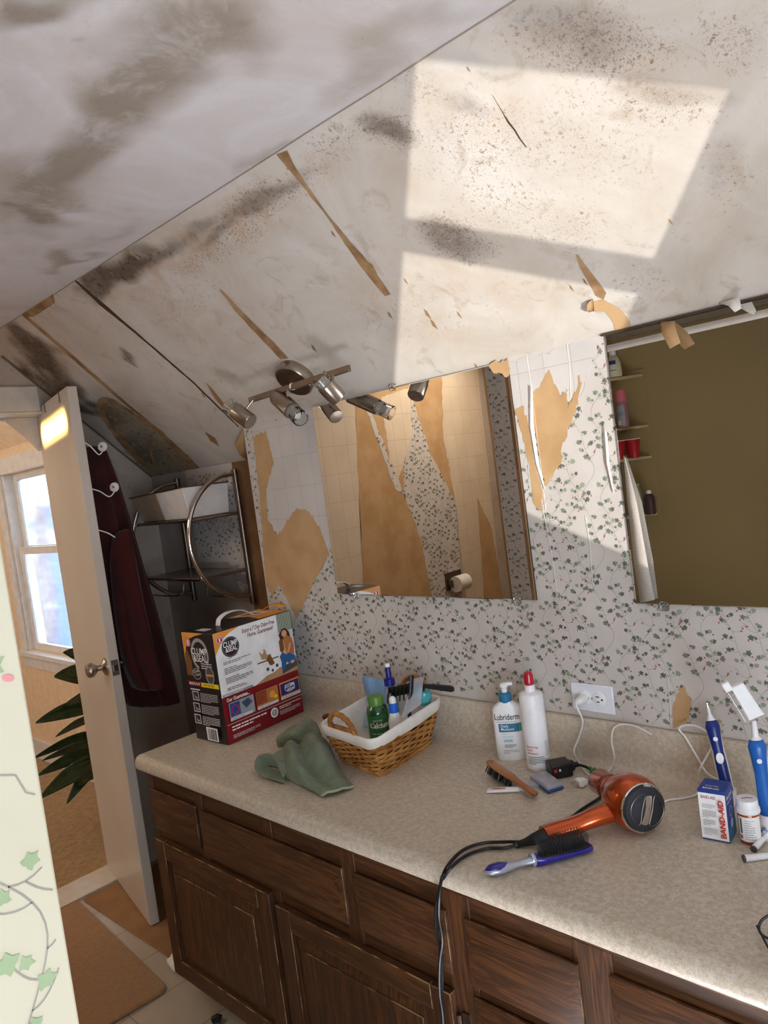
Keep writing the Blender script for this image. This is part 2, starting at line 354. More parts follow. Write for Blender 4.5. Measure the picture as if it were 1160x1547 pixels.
# ------------------------------------------------------------------ printed vine pattern
def make_tile(seed, W=.27, H=.27):
    R = random.Random(seed); vines = []; leaves = []; buds = []
    for k in range(4):
        x0 = W*(k+.5)/4; ph = R.uniform(0, 6.28); pts = []
        for i in range(37):
            t = i/36; pts.append((x0+.024*math.sin(2*PI*t+ph)+.009*math.sin(4*PI*t+ph*2), H*t))
        vines.append(pts); s = 1
        for i in range(1, 18):
            if R.random() < .22: continue
            x, y = pts[2*i]; s = -s; L = R.uniform(.014, .03); a = R.uniform(.1, .9)
            dx, dy = s*math.cos(a), math.sin(a)
            mid = (x+dx*L*.5, y+dy*L*.5-.004); end = (x+dx*L, y+dy*L)
            vines.append([((1-t)**2*x+2*t*(1-t)*(2*mid[0]-.5*x-.5*end[0])+t*t*end[0], (1-t)**2*y+2*t*(1-t)*(2*mid[1]-.5*y-.5*end[1])+t*t*end[1]) for t in [q/5 for q in range(6)]])
            if i % 9 == 3:
                for q in range(2): buds.append((end[0]+R.uniform(-.006, .006), end[1]+R.uniform(-.004, .006), R.uniform(0, 3.1)))
                vines.append([end, (end[0]+.004*s, end[1]+.012), (end[0]+.012*s, end[1]+.015)])
                leaves.append((x-dx*.008, y+.006, R.uniform(.005, .007), R.uniform(0, 6.28), R.randrange(3)))
            else:
                leaves.append((end[0], end[1], R.uniform(.0085, .0122), math.atan2(dy, dx)+R.uniform(-.6, .6), R.randrange(3)))
                if True: leaves.append((mid[0]+R.uniform(-.004, .004), mid[1]+.009, R.uniform(.0058, .0085), R.uniform(0, 6.28), R.randrange(3)))
                if R.random() < .25: buds.append((end[0]+.01*s, end[1]-.008, R.uniform(0, 3)))
    return vines, leaves, buds
LEAF = [(0, 1.15), (24, .68), (50, .92), (84, .52), (118, .78), (150, .52), (180, .34), (210, .52), (242, .78), (276, .52), (310, .92), (336, .68)]
TILE = make_tile(11)
def vine_print(mb, O, U, V, N, w_, h_, inside=lambda x, y: True, scale=1.0, off=.0004):
    """leaves, stems and buds of the wallpaper, laid in metres over a w x h panel"""
    O, U, V, N = map(Vector, (O, U, V, N)); W = H = .27*scale
    RZ = random.Random(2)
    def P(x, y, k=0): return O+U*x+V*y+N*(off+k)
    for i in range(-1, int(w_/W)+2):
        for j in range(-1, int(h_/H)+2):
            ox = i*W; oy = j*H + (H/2 if i % 2 else 0)
            for v in TILE[0]:
                pts = [(ox+x*scale, oy+y*scale) for x, y in v]
                for a, b in zip(pts, pts[1:]):
                    mx_, my = (a[0]+b[0])/2, (a[1]+b[1])/2
                    if not (0 < mx_ < w_ and 0 < my < h_ and inside(mx_, my)): continue
                    d = Vector((b[0]-a[0], b[1]-a[1])); d.normalize(); n = Vector((-d.y, d.x))*.00055*scale
                    mb.add([P(a[0]-n.x, a[1]-n.y), P(b[0]-n.x, b[1]-n.y), P(b[0]+n.x, b[1]+n.y), P(a[0]+n.x, a[1]+n.y)], [(0, 1, 2, 3)], 3)
            for x, y, s, a, c in TILE[1]:
                x = ox+x*scale; y = oy+y*scale; s *= scale; zk = .0001+RZ.random()*.00025
                if not (s < x < w_-s and s < y < h_-s and inside(x, y)): continue
                vs = [P(x, y, zk)]+[P(x+s*r*math.cos(a+math.radians(t)), y+s*r*math.sin(a+math.radians(t)), zk) for t, r in LEAF]
                n = len(LEAF); mb.add(vs, [(0, 1+k, 1+(k+1) % n) for k in range(n)], c)
            for x, y, a in TILE[2]:
                x = ox+x*scale; y = oy+y*scale; s = .0036*scale; RB = RZ.random()*.0002
                if not (s < x < w_-s and s < y < h_-s and inside(x, y)): continue
                vs = [P(x+s*math.cos(t)*math.cos(a)-s*.6*math.sin(t)*math.sin(a), y+s*math.cos(t)*math.sin(a)+s*.6*math.sin(t)*math.cos(a), .0004+RB) for t in [k*PI/4 for k in range(8)]]
                mb.add(vs, [tuple(range(8))], 4)
    return mb
PRINT = [M['leaf_a'], M['leaf_b'], M['leaf_c'], M['vine'], M['bud']]
def ragged(pts, amp=.004, step=.012, seed=1, zk=1.0):
    """a hand torn outline: every edge broken up a little"""
    R = random.Random(seed); out = []; n = len(pts)
    for i in range(n):
        a, b = Vector(pts[i]), Vector(pts[(i+1) % n]); L = (b-a).length; k = max(1, min(14, int(L/step)))
        for q in range(k):
            p = a.lerp(b, q/k)
            if q: p = p + Vector((R.uniform(-1, 1), R.uniform(-1, 1), zk*R.uniform(-1, 1)))*amp
            out.append(p)
    return out
def flat(pts, ax, val):
    i = 'xyz'.index(ax); out = []
    for p in pts: p = Vector(p); p[i] = val; out.append(p)
    return out
def wall_patch(pxs, off, seed=1, amp=.004, y=0.0, step=.008): return flat(ragged([at(a, b, 'y', y) for a, b in pxs], amp*.7, step, seed, 3.2), 'y', y-off)
def slope_patch(pxs, off, seed=1, amp=.002, step=.015):
    P = ragged([at(a, b, 'slope') for a, b in pxs], amp, step, seed)
    return [p - SN*(p.dot(SN)-SD) + SN*off for p in P]

# ------------------------------------------------------------------ room shell
XL, XR, YF, ZC = -3.16, 1.45, -2.80, 2.307
YC = -(ZC-Z_LOW)*math.cos(SLOPE)/math.sin(SLOPE)            # where slope meets the flat ceiling
XC, YR = -2.222, .13
def zs(y): return Z_LOW - y*math.tan(SLOPE)**-1*1.0 if False else Z_LOW - y*math.sin(SLOPE)/math.cos(SLOPE)

fl = MB().box(XL-.14, YF, -.05, XR, YR+.1, 0).build('floor', M['vinyl'], keep=True); struct(fl)
th = MB().box(XL-.145, -.94, 0, XL+.02, -.28, .012).build('trim_1', mat('threshold_vinyl', (196, 184, 168), .25), keep=True); struct(th)

# main wall behind the vanity
wb = MB().box(XC, 0, 0, XR, .14, Z_LOW+.02).build('wall_back', M['wallpaper'], keep=True); struct(wb)
def in_mirror(x, y):
    X = XC+.004+x; Z = .925+y
    return not ((-1.80 < X < -1.09 and 1.24 < Z < 1.80) or (X > -.78 and 1.24 < Z < 1.80)) and X < .1
vine_print(MB(), (XC+.004, 0, .925), (1, 0, 0), (0, 0, 1), (0, -1, 0), 3.6, Z_LOW-.935, in_mirror, .74).build('printed_vines', PRINT, wb)
# pressed white paper left bare above, and torn brown backing
TW = [  # (outline in the photograph on the plane of the wall, lift, material)
 ([(378, 640), (425, 630), (497, 611), (482, 640), (500, 800), (497, 838), (470, 772), (448, 770), (440, 788), (420, 812), (408, 790), (398, 700)], .0006, 'pressed'),
 ([(760, 556), (770, 545), (892, 511), (904, 520), (890, 560), (872, 610), (862, 585), (846, 600), (828, 560), (815, 600), (800, 605), (806, 700), (826, 745), (820, 755), (800, 740), (790, 640), (776, 610)], .0006, 'pressed'),
 ([(383, 660), (402, 650), (414, 700), (402, 740), (404, 785), (420, 808), (438, 780), (448, 768), (466, 772), (484, 800), (498, 838), (490, 850), (470, 890), (448, 935), (435, 908), (420, 880), (412, 905), (402, 880), (396, 800), (392, 740)], .0012, 'kraft'),
 ([(808, 590), (818, 578), (830, 558), (836, 575), (848, 600), (856, 586), (858, 618), (866, 600), (876, 566), (880, 578), (872, 612), (864, 640), (850, 668), (848, 700), (836, 720), (824, 735), (818, 700), (810, 660), (802, 620)], .0014, 'kraft'),
 ([(778, 618), (790, 612), (798, 640), (806, 690), (820, 740), (818, 772), (806, 760), (800, 700)], .0012, 'kraft'),
 ([(741, 553), (770, 541), (773, 556), (768, 570), (745, 559)], .0078, 'kraft'),
 ([(1032, 1034), (1044, 1060), (1037, 1098), (1018, 1100), (1016, 1070)], .0010, 'kraft'),
 ([(905, 470), (930, 455), (956, 470), (962, 497), (918, 506)], .0010, 'kraft'),
]
for n_, (pp, off, mk) in enumerate(TW):
    MB().poly(wall_patch(pp, off, n_, .0035 if mk != 'pressed' else .0045), (0, -1, 0), .0006).build('torn_backing' if mk == 'kraft' else 'pressed_paper', M[mk], wb)
# standing torn flaps with real curl
def flap(name, pts, m, parent, smooth=True):
    mb = MB(); n = len(pts[0]); mb.add([p for r in pts for p in r], [(i*n+k, i*n+k+1, (i+1)*n+k+1, (i+1)*n+k) for i in range(len(pts)-1) for k in range(n-1)])
    o = mb.build(name, m, parent, smooth=smooth); s = o.modifiers.new('thick', 'SOLIDIFY'); s.thickness = .0008; return o
def flapgrid(rows):   # rows of (px, py, distance off the wall)
    return [[at(a, b, 'y', -d) for a, b, d in r] for r in rows]
M['torn_white'] = mat('torn_paper_white', (226, 220, 212), .8)
flap('torn_flap', flapgrid([[(802, 588, .002), (800, 582, .008), (804, 596, .012)], [(800, 640, .002), (801, 645, .008), (807, 650, .010)], [(808, 690, .002), (810, 700, .006), (814, 700, .008)], [(820, 735, .001), (821, 738, .002), (824, 740, .002)]]), M['torn_white'], wb)
flap('torn_flap', flapgrid([[(911, 640, .002), (914, 650, .012), (917, 655, .012)], [(912, 690, .002), (917, 700, .012), (921, 705, .01)], [(923, 740, .001), (926, 744, .004), (928, 746, .004)]]), M['torn_white'], wb)
for a, b in [((795, 535), (824, 770)), ((856, 520), (862, 600)), ((820, 770), (842, 900)), ((884, 780), (895, 880)), ((1004, 1000), (1014, 1100)), ((580, 1000), (586, 1030))]:
    p, q = at(*a, 'y', -.001), at(*b, 'y', -.001); MB().tube(spline([p, p.lerp(q, .4)+Vector((.003, 0, 0)), q], 5), .0014, 5).build('seam_bead', M['wallpaper'], wb)

# sloped ceiling, finely meshed so that its stains can be stored on it
def ell(px, py, cx, cy, rx, ry, ang=0):
    a = math.radians(ang); dx, dy = px-cx, py-cy
    u = dx*math.cos(a)+dy*math.sin(a); v = -dx*math.sin(a)+dy*math.cos(a)
    d = math.sqrt((u/rx)**2+(v/ry)**2); return max(0.0, min(1.0, 1.6*(1-d)))
MOLD_S = [(175, 415, 60, 20, -30, 1), (215, 398, 50, 18, -28, 1), (150, 440, 34, 14, -20, .9), (330, 350, 60, 12, -35, .55), (190, 408, 105, 24, -28, 1), (150, 428, 60, 24, -28, .9), (250, 385, 50, 18, -30, .75), (400, 300, 100, 16, -28, .6), (585, 198, 55, 26, 20, .75), (560, 180, 30, 18, 0, .5), (685, 362, 75, 28, 15, .6), (730, 100, 60, 22, 15, .18),
          (60, 540, 80, 24, 42, 1), (30, 505, 44, 18, 45, .9), (120, 600, 80, 15, 45, .95), (190, 540, 24, 9, 45, .75), (850, 32, 150, 45, 10, .35), (1020, 130, 120, 24, 12, .3), (700, 150, 50, 20, 20, .25),
          (1085, 260, 30, 70, 10, .22), (170, 640, 60, 16, 42, .85), (205, 690, 40, 14, 42, .7), (900, 60, 60, 35, 0, .35), (300, 345, 55, 14, -30, .5), (945, 460, 40, 18, -20, .25)]
SPEC_S = [(640, 130, 60, 50, 0, .5), (820, 330, 160, 60, 10, .5), (1110, 60, 90, 60, 0, .6), (400, 305, 120, 40, -28, 1), (500, 225, 80, 50, -25, .6), (585, 200, 80, 45, 10, 1), (690, 360, 95, 45, 12, 1), (720, 210, 150, 110, 0, .6), (900, 60, 200, 70, 5, .8), (880, 200, 200, 120, 0, .45), (760, 300, 130, 60, 10, .55), (1000, 150, 140, 60, 10, .6),
          (340, 370, 110, 40, -30, .8), (250, 450, 150, 50, 0, .35), (1090, 270, 70, 110, 0, .4), (960, 430, 90, 50, -20, .35), (60, 560, 80, 40, 40, .4), (640, 470, 160, 70, 0, .25)]
TAN_S = [(700, 420, 200, 30, 12, .35), (600, 270, 60, 60, 0, .35), (480, 260, 60, 40, -20, .45), (1000, 100, 150, 50, 10, .4), (240, 400, 170, 60, -28, .7), (380, 330, 130, 50, -28, .7), (60, 520, 90, 60, 40, .5), (700, 160, 120, 60, 0, .4), (560, 450, 60, 40, 30, .3), (300, 480, 120, 60, 20, .35), (1080, 330, 40, 120, 10, .25), (850, 60, 200, 60, 5, .35), (650, 500, 90, 50, 0, .3), (180, 620, 90, 40, 40, .5)]
MOLD_C = [(290, 50, 150, 78, -12, .95), (215, 140, 185, 84, -36, 1), (95, 245, 165, 74, -40, .95), (50, 302, 95, 17, 6, 1), (105, 395, 62, 12, 3, .8), (60, 5, 105, 28, -5, 1), (565, 90, 120, 38, -30, .4), (135, 222, 60, 20, 8, .9), (335, 36, 80, 14, 0, 1), (290, 80, 60, 24, 10, .9),
          (640, 60, 90, 24, -30, .3), (420, 230, 60, 16, -32, .4), (180, 350, 60, 12, -20, .3), (10, 270, 50, 80, 0, .5), (150, 60, 14, 10, 0, .5)]
TAN_C = [(190, 150, 210, 90, -36, .8), (60, 280, 130, 60, 0, .7), (560, 90, 140, 40, -30, .5), (350, 40, 120, 40, 0, .5), (300, 330, 120, 26, -32, .25)]
def stain_attr(me, lists, wob=1.0):
    ca = me.color_attributes.new('stain', 'FLOAT_COLOR', 'POINT')
    for i, v in enumerate(me.vertices):
        P = v.co; px, py = pix(P); c = [0, 0, 0]
        if -300 < px < 1500 and -500 < py < 1100 and (P-CAM).dot(FWD) > .05:
            n = noise.noise(P*4.0)*22*wob; n2 = noise.noise(P*4.0+Vector((9, 3, 1)))*22*wob; n3 = noise.noise(P*14)*12*wob; n4 = noise.noise(P*14+Vector((5, 5, 5)))*12*wob
            for k in range(3):
                val = 0
                for e in lists[k]: val = max(val, ell(px+n+n3, py+n2+n4, *e[:5])*e[5])
                c[k] = val
        ca.data[i].color = (c[0], c[1], c[2], 1)
def sheet(name, P00, P10, P01, P11, nu, nv, m, lists, thick_dir):
    mb = MB(); vs = [P00.lerp(P10, i/nu).lerp(P01.lerp(P11, i/nu), j/nv) for j in range(nv+1) for i in range(nu+1)]
    mb.add(vs, [(j*(nu+1)+i, j*(nu+1)+i+1, (j+1)*(nu+1)+i+1, (j+1)*(nu+1)+i) for j in range(nv) for i in range(nu)])
    o = mb.build(name, m, keep=True); stain_attr(o.data, lists, 2.0 if name == 'ceiling' else 1.0); struct(o)
    s = o.modifiers.new('thick', 'SOLIDIFY'); s.thickness = .03; s.offset = thick_dir
    return o
M['slope'] = stained('stained_board_slope', (210, 203, 194), (92, 74, 60), (190, 156, 122))
M['ceil'] = stained('stained_flat_ceiling', (214, 210, 211), (146, 134, 120), (196, 182, 168), rough=.6, grain=.10, soft=(7, .22, .50), wear=.12)
V = Vector
sl = sheet('ceiling_slope', V((XL-.02, YC, ZC)), V((XR, YC, ZC)), V((XL-.02, YR+.02, zs(YR+.02))), V((XR, YR+.02, zs(YR+.02))), 520, 105, M['slope'], (MOLD_S, SPEC_S, TAN_S), -1)
if sl.data.polygons[0].normal.z < 0: sl.modifiers['thick'].offset = -1
else: sl.modifiers['thick'].offset = 1
fc = sheet('ceiling', V((XL-.02, YF, ZC)), V((XR, YF, ZC)), V((XL-.02, YC, ZC)), V((XR, YC, ZC)), 360, 180, M['ceil'], (MOLD_C, [], TAN_C), 1)
fc.modifiers['thick'].offset = 1 if fc.data.polygons[0].normal.z > 0 else -1
# seams, cracks, torn strips on the slope
SS = [
 ([(418, 233), (434, 227), (443, 246), (462, 277), (478, 299), (494, 322), (532, 368), (548, 385), (568, 412), (590, 444), (582, 447), (566, 428), (545, 402), (520, 366), (497, 331), (488, 318), (476, 304), (456, 279), (432, 250)], 'tan_strip', .0012),
 ([(109.5, 421), (112, 420), (214, 508), (292, 576), (361, 644), (360, 645), (291, 578), (204, 503), (150, 460)], 'crack', .0006),
 ([(30, 473), (34, 471), (120, 545), (196, 612), (250, 655), (247, 657), (190, 612), (115, 547)], 'tan_strip', .0006),
 ([(331, 436), (338, 440), (362, 466), (390, 494), (414, 517), (436, 541), (424, 542), (404, 521), (380, 496), (352, 465)], 'tan_strip', .0014),
 ([(744, 143), (746.5, 147), (769, 183), (796, 222), (794.5, 222), (766.5, 184)], 'crack', .0006),
 ([(33, 473), (52, 455), (80, 441), (83, 457), (70, 466), (52, 478), (42, 478)], 'tan_strip', .0014),
 ([(310, 652), (326, 662), (331, 674), (318, 666)], 'tan_strip', .0012),
 ([(311, 578), (320, 586), (350, 625), (345, 624), (325, 602)], 'tan_strip', .0012),
 ([(870, 383), (876, 388), (888, 405), (900, 420), (916, 442), (912, 452), (900, 446), (886, 420), (876, 402)], 'tan_strip', .0012),
 ([(897, 455), (912, 452), (935, 465), (948, 480), (955, 497), (930, 503), (927, 488), (915, 470), (898, 470)], 'kraft', .0012),
 ([(148, 604), (156, 599), (176, 606), (210, 628), (240, 648), (275, 680), (312, 716), (300, 722), (262, 722), (228, 722), (214, 703), (190, 680), (170, 655), (150, 628)], 'tan_strip', .0010),
]
for n_, (pp, mk, off) in enumerate(SS):
    MB().poly(slope_patch(pp, off, n_, .0012 if n_ < 10 else .005), SN, .0006).build('torn_strip' if mk != 'crack' else 'board_joint', M[mk], sl)
for n_, (a, b, L) in enumerate(((556, 395, 14), (545, 383, 8), (640, 466, 12), (650, 482, 12), (716, 548, 9), (724, 556, 12), (500, 348, 8), (304, 592, 7), (585, 470, 9), (470, 520, 9), (395, 500, 7), (610, 420, 7), (690, 470, 8), (880, 420, 8), (705, 100, 6), (1010, 330, 7), (860, 430, 7))):
    MB().poly(slope_patch([(a, b), (a+L*.45, b+L*.3), (a+L, b+L*1.3), (a+L*.3, b+L*.8)], .0010, n_, .0006), SN, .0006).build('torn_chip', M['tan_strip'], sl)
# paper still clinging low on the slope
old = [(156, 607), (178, 612), (236, 652), (282, 700), (285, 716), (230, 718), (214, 690), (190, 665), (160, 628)]
M['paper_aged'] = stained('aged_wallpaper', (168, 152, 128), (84, 72, 58), (170, 136, 96))
mb = MB().poly(slope_patch(old, .0022, 5, .005), SN, .0006); o = mb.build('clinging_paper', M['paper_aged'], sl); stain_attr(o.data, (MOLD_S, [], TAN_S))
oq = [at(a, b, 'slope') for a, b in old]; x0 = min(p.x for p in oq); y1 = max(p.y for p in oq); sv = V((0, -math.cos(SLOPE), math.sin(SLOPE)))
base = V((x0, y1, zs(y1))); o2 = [((p-base).x, (p-base).dot(sv)) for p in oq]
def in_poly(x, y, P):
    c = False; n = len(P)
    for i in range(n):
        (x1, y1_), (x2, y2) = P[i], P[(i+1) % n]
        if (y1_ > y) != (y2 > y) and x < (x2-x1)*(y-y1_)/(y2-y1_)+x1: c = not c
    return c
vine_print(MB(), base, (1, 0, 0), sv, SN, 1.2, .6, lambda x, y: in_poly(x, y, o2), off=.0032).build('printed_vines', PRINT, sl)
# curled flaps
def sp(a, b, d): return at(a, b, 'slope', d)
flap('torn_flap', [[sp(374, 640, .001), sp(366, 652, .02), sp(355, 672, .035)], [sp(380, 660, .001), sp(370, 674, .02), sp(362, 688, .03)], [sp(384, 680, .001), sp(379, 690, .012), sp(376, 697, .02)]], M['kraft'], sl)
flap('torn_flap', [[sp(896, 452, .001), sp(891, 455, .012), sp(887, 460, .02)], [sp(897, 462, .001), sp(892, 465, .012), sp(886, 470, .022)], [sp(897, 470, .001), sp(893, 471, .008), sp(890, 472, .012)]], M['tan_strip'], sl)
flap('torn_flap', [[sp(998, 484, .001), sp(1018, 483, .004)], [at(1000, 505, 'y', -.03), at(1022, 500, 'y', -.035)], [at(1012, 527, 'y', -.045), at(1028, 518, 'y', -.045)]], M['kraft'], sl)
flap('torn_flap', [[sp(1085, 458, .001), sp(1110, 455, .002)], [at(1100, 462, 'y', -.04), at(1117, 450, 'y', -.04)], [at(1110, 472, 'y', -.06), at(1120, 466, 'y', -.05)]], M['torn_white'], sl)
flap('torn_flap', [[sp(222, 660, .002), sp(226, 672, .002)], [sp(226, 682, .02), sp(230, 684, .022)], [sp(228, 700, .03), sp(233, 698, .03)]], M['tan_strip'], sl)

# plaster bead along the ceiling crease and above the mirrors
p, q = V((XL, YC, ZC-.001)), V((XR, YC, ZC-.001))
rc = MB().tube([p.lerp(q, i/60)+V((0, noise.noise(V((i*.4, 0, 0)))*.003, 0)) for i in range(61)], .0016, 5).build('trim_2', mat('old_crease_line', (150, 136, 122), .8), keep=True); struct(rc)

# recess to the left of the vanity
rw = MB().box(XL-.02, YR, 0, XC+.02, YR+.06, zs(YR)+.02).build('wall_recess', mat('recess_board', (178, 170, 164), .8, col2=(160, 152, 146), nscale=5), keep=True); struct(rw)
def rec(pp): return flat([at(a, b, 'y', YR) for a, b in pp], 'y', YR-.0006)
MB().poly(flat([V((x, 0, z)) for x, z in ((-2.86, 1.30), (-2.50, 1.30), (-2.50, 1.70), (-2.86, 1.70))], 'y', YR-.0006), (0, -1, 0), .0006).build('wallpaper_remnant', M['wallpaper'], rw)
vine_print(MB(), (-2.86, YR-.0014, 1.22), (1, 0, 0), (0, 0, 1), (0, -1, 0), .36, .46, lambda x, y: y > .1 or (.24 < x < .33 and y > .02), .7).build('printed_vines', PRINT, rw)
MB().poly(flat([V((-2.49, 0, 0.9)), V((-2.23, 0, 0.9)), V((-2.23, 0, 1.70)), V((-2.51, 0, 1.70))], 'y', YR-.0016), (0, -1, 0), .0006).build('torn_backing', M['kraft_dark'], rw)
MB().poly(ragged([V((-2.64, YR-.0006, 1.31)), V((-2.50, YR-.0006, 1.31)), V((-2.51, YR-.0006, 1.2)), V((-2.57, YR-.0006, 1.17))], .003), (0, -1, 0), .0006).build('wallpaper_remnant', M['wallpaper'], rw)

# end wall with the doorway (opening y -.96 .. -.30, up to 2.02, its far corner cut by the roof)
DY0, DY1, DH = -1.04, -.250, 2.02
ew = MB(); x0, x1 = XL-.13, XL
ew.box(x0, YF, 0, x1, DY0, ZC+.02).box(x0, DY1, 0, x1, YR+.05, ZC+.02).box(x0, DY0, DH, x1, DY1, ZC+.02)
M['endwall'] = stained('stained_end_wall', (196, 184, 170), (112, 92, 76), (182, 146, 110))
ew = ew.build('wall_left', M['endwall'], keep=True); struct(ew)
cz = MB(); cz.box(XL, DY0-.07, DH, XL+.016, -.325, DH+.10); cz.box(XL, DY0-.07, 0, XL+.016, DY0, DH)
cz.box(XL-.13, DY0, 0, XL+.004, DY0+.012, DH); cz.box(XL-.13, DY0, DH-.012, XL+.004, DY1, DH); cz.box(XL-.13, DY1-.006, 0, XL+.002, DY1, DH)
cz.box(XL-.12, DY0, DH-.022, XL-.10, DY1, DH-.012)
o = cz.build('trim_3', M['white_trim'], keep=True, bev=.003); struct(o)
tri = MB(); tp = [at(-30, 610, 'x', XL-.135), at(36, 659, 'x', XL-.135), at(58, 682, 'x', XL-.135), at(66, 640, 'x', XL-.135), at(60, 600, 'x', XL-.135), at(-30, 590, 'x', XL-.135)]
tri.poly(tp, (1, 0, 0), .02); o = tri.build('trim_4', M['white_trim'], keep=True); struct(o)
# a mould streaked batten where the slope meets the end wall
bt = MB(); ra, rb_ = V((XL+.004, -.44, zs(-.44))), V((XL+.004, YR, zs(YR)))
bt.tube([ra.lerp(rb_, i/20)+V((.002+noise.noise(V((i*.5, 1, 0)))*.004, 0, -.003)) for i in range(21)], .0055, 6)
o = bt.build('trim_5', mat('old_joint', (112, 90, 70), .9), keep=True); struct(o)

# what the left mirror shows of the end wall: stripped paper, backing and pressed paper
EW = [
 ([(452, 560), (536, 560), (552, 905), (480, 905)], 'pressed_y', .0006),
 ([(537, 560), (640, 560), (660, 700), (700, 905), (552, 905)], 'kraft', .0006),
 ([(578, 600), (622, 585), (624, 660), (612, 700), (600, 735), (590, 690)], 'pressed_y', .0016),
 ([(622, 590), (650, 680), (690, 760), (700, 905), (655, 905), (640, 820), (612, 745), (612, 700), (624, 660)], 'wallpaper', .0012),
 ([(552, 610), (562, 620), (612, 745), (600, 740)], 'wallpaper', .0018),
 ([(668, 545), (722, 545), (760, 905), (706, 905), (690, 760), (672, 660)], 'pressed_y', .0018),
 ([(634, 545), (668, 545), (672, 660), (690, 760), (650, 680)], 'kraft', .0010),
 ([(722, 750), (733, 905), (762, 905), (745, 800)], 'kraft', .0024),
]
for n_, (pp, mk, off) in enumerate(EW):
    P = ragged([behind(a, b, XL) for a, b in pp], .006, .03, n_+40); P = flat(P, 'x', XL+off)
    MB().poly(P, (1, 0, 0), .0006).build({'kraft': 'torn_backing', 'wallpaper': 'wallpaper_remnant', 'pressed_y': 'pressed_paper'}[mk], M[mk], ew)
PW = [[(p_.y, p_.z) for p_ in [behind(a, b, XL) for a, b in EW[i][0]]] for i in (3, 4)]
vine_print(MB(), (XL, -2.9, .5), (0, 1, 0), (0, 0, 1), (1, 0, 0), 1.9, 1.7, lambda x, y: any(in_poly(x-2.9, y+.5, P) for P in PW), off=.0022).build('printed_vines', PRINT, ew)

# front wall, right wall with the window the sun comes through, hall
fw = MB().box(XL-.1, YF-.1, 0, XR+.1, YF, ZC).build('wall_front', mat('front_wall_paint', (150, 116, 80), .7, col2=(136, 104, 70), nscale=4), keep=True); struct(fw)
WY0, WY1, WZ0, WZ1 = -2.40, -1.805, .322, 1.306
rwl = MB(); rwl.box(XR, YF, -.05, XR+.015, WY0, ZC).box(XR, WY1, -.05, XR+.015, .14, ZC).box(XR, WY0, -.05, XR+.015, WY1, WZ0).box(XR, WY0, WZ1, XR+.015, WY1, ZC)
rwl = rwl.build('wall_right', M['wallpaper'], keep=True); struct(rwl)
wn = MB(); wn.box(XR, WY0, .944, XR+.012, WY1, 1.017)
wn.box(XR-.015, WY0-.07, WZ0-.07, XR, WY0, WZ1+.07).box(XR-.015, WY1, WZ0-.07, XR, WY1+.07, WZ1+.07).box(XR-.015, WY0, WZ1, XR, WY1, WZ1+.07).box(XR-.03, WY0-.07, WZ0-.03, XR, WY1+.07, WZ0)
wn = wn.build('window_2', M['white_trim'], keep=True); struct(wn)

# tub alcove: the near partition with wallpaper, the far end wall, the tub surround
PX, PY = -.60, -1.405
pw = MB().box(PX-.115, YF, 0, PX, PY, ZC).build('wall_partition', M['paper_fore'], keep=True, bev=.002); struct(pw)
vine_print(MB(), (PX, PY-.006, .8), (0, -1, 0), (0, 0, 1), (1, 0, 0), 1.0, 1.2, scale=1.3).build('printed_vines', [M['leaf_p'], M['leaf_p'], M['leaf_p'], M['vine'], mat('print_bud_pale', (214, 140, 144), .7)], pw)
TX = -2.07
tw = MB().box(TX, -2.2, 0, TX+.11, -1.30, ZC).build('wall_tub_end', M['kraft_dark'], keep=True); struct(tw)
MB().box(TX+.002, -1.30, .3, TX+.108, -1.299, ZC).build('wallpaper_remnant', M['wallpaper'], tw)
vine_print(MB(), (TX+.11, -1.299, .5), (-1, 0, 0), (0, 0, 1), (0, 1, 0), .11, 1.75, scale=.9).build('printed_vines', PRINT, tw)
sb = MB().box(TX, -2.26, 0, PX, -2.15, ZC).box(TX+.11, -2.15, 0, TX+.115, -1.42, ZC).build('wall_tub_surround', M['olive'], keep=True); struct(sb)

# hall beyond the door
hc = MB().box(-7, -3.2, -.05, XL-.13, .25, .004).build('floor_hall', M['carpet'], keep=True); struct(hc)
HW0, HW1, HZ0, HZ1 = -5.08, -4.18, .74, 1.875; HY = .15
hw = MB(); hw.box(-7, HY, 0, HW0, HY+.12, 2.2).box(HW1, HY, 0, XL-.13, HY+.12, 2.2).box(HW0, HY, 0, HW1, HY+.12, HZ0).box(HW0, HY, HZ1, HW1, HY+.12, 2.2)
hw = hw.build('wall_hall_window', mat('hall_paint', (224, 196, 160), .7), keep=True); struct(hw)
o = MB().box(-7.1, -3.2, 0, -7, HY, 2.6).box(-7, -3.3, 0, XL-.13, -3.2, 2.6).build('wall_hall', mat('hall_paint_far', (226, 204, 172), .7), keep=True); struct(o)
hcl = MB().add([V((-7, HY+.05, 1.99)), V((XL-.13, HY+.05, 1.99)), V((XL-.13, -.45, 2.5)), V((-7, -.45, 2.5)), V((XL-.13, -3.2, 2.5)), V((-7, -3.2, 2.5))], [(0, 1, 2, 3), (3, 2, 4, 5)]).build('ceiling_hall', mat('hall_ceiling', (232, 206, 172), .7), keep=True); struct(hcl)
s_ = hcl.modifiers.new('t', 'SOLIDIFY'); s_.thickness = .06; s_.offset = -1 if hcl.data.polygons[0].normal.z < 0 else 1
o = MB().box(-7, HY-.014, .004, XL-.13, HY, .13).build('baseboard_hall', M['white_trim'], keep=True); struct(o)
wf = MB(); t = .085
wf.box(HW0-t, HY-.018, HZ0, HW0, HY, HZ1+.10).box(HW1, HY-.018, HZ0, HW1+t, HY, HZ1+.10).box(HW0-t, HY-.022, HZ1, HW1+t, HY, HZ1+.10)
wf.box(HW0-t-.03, HY-.05, HZ0-.028, HW1+t+.03, HY, HZ0).box(HW0-t, HY-.016, HZ0-.11, HW1+t, HY, HZ0-.03)
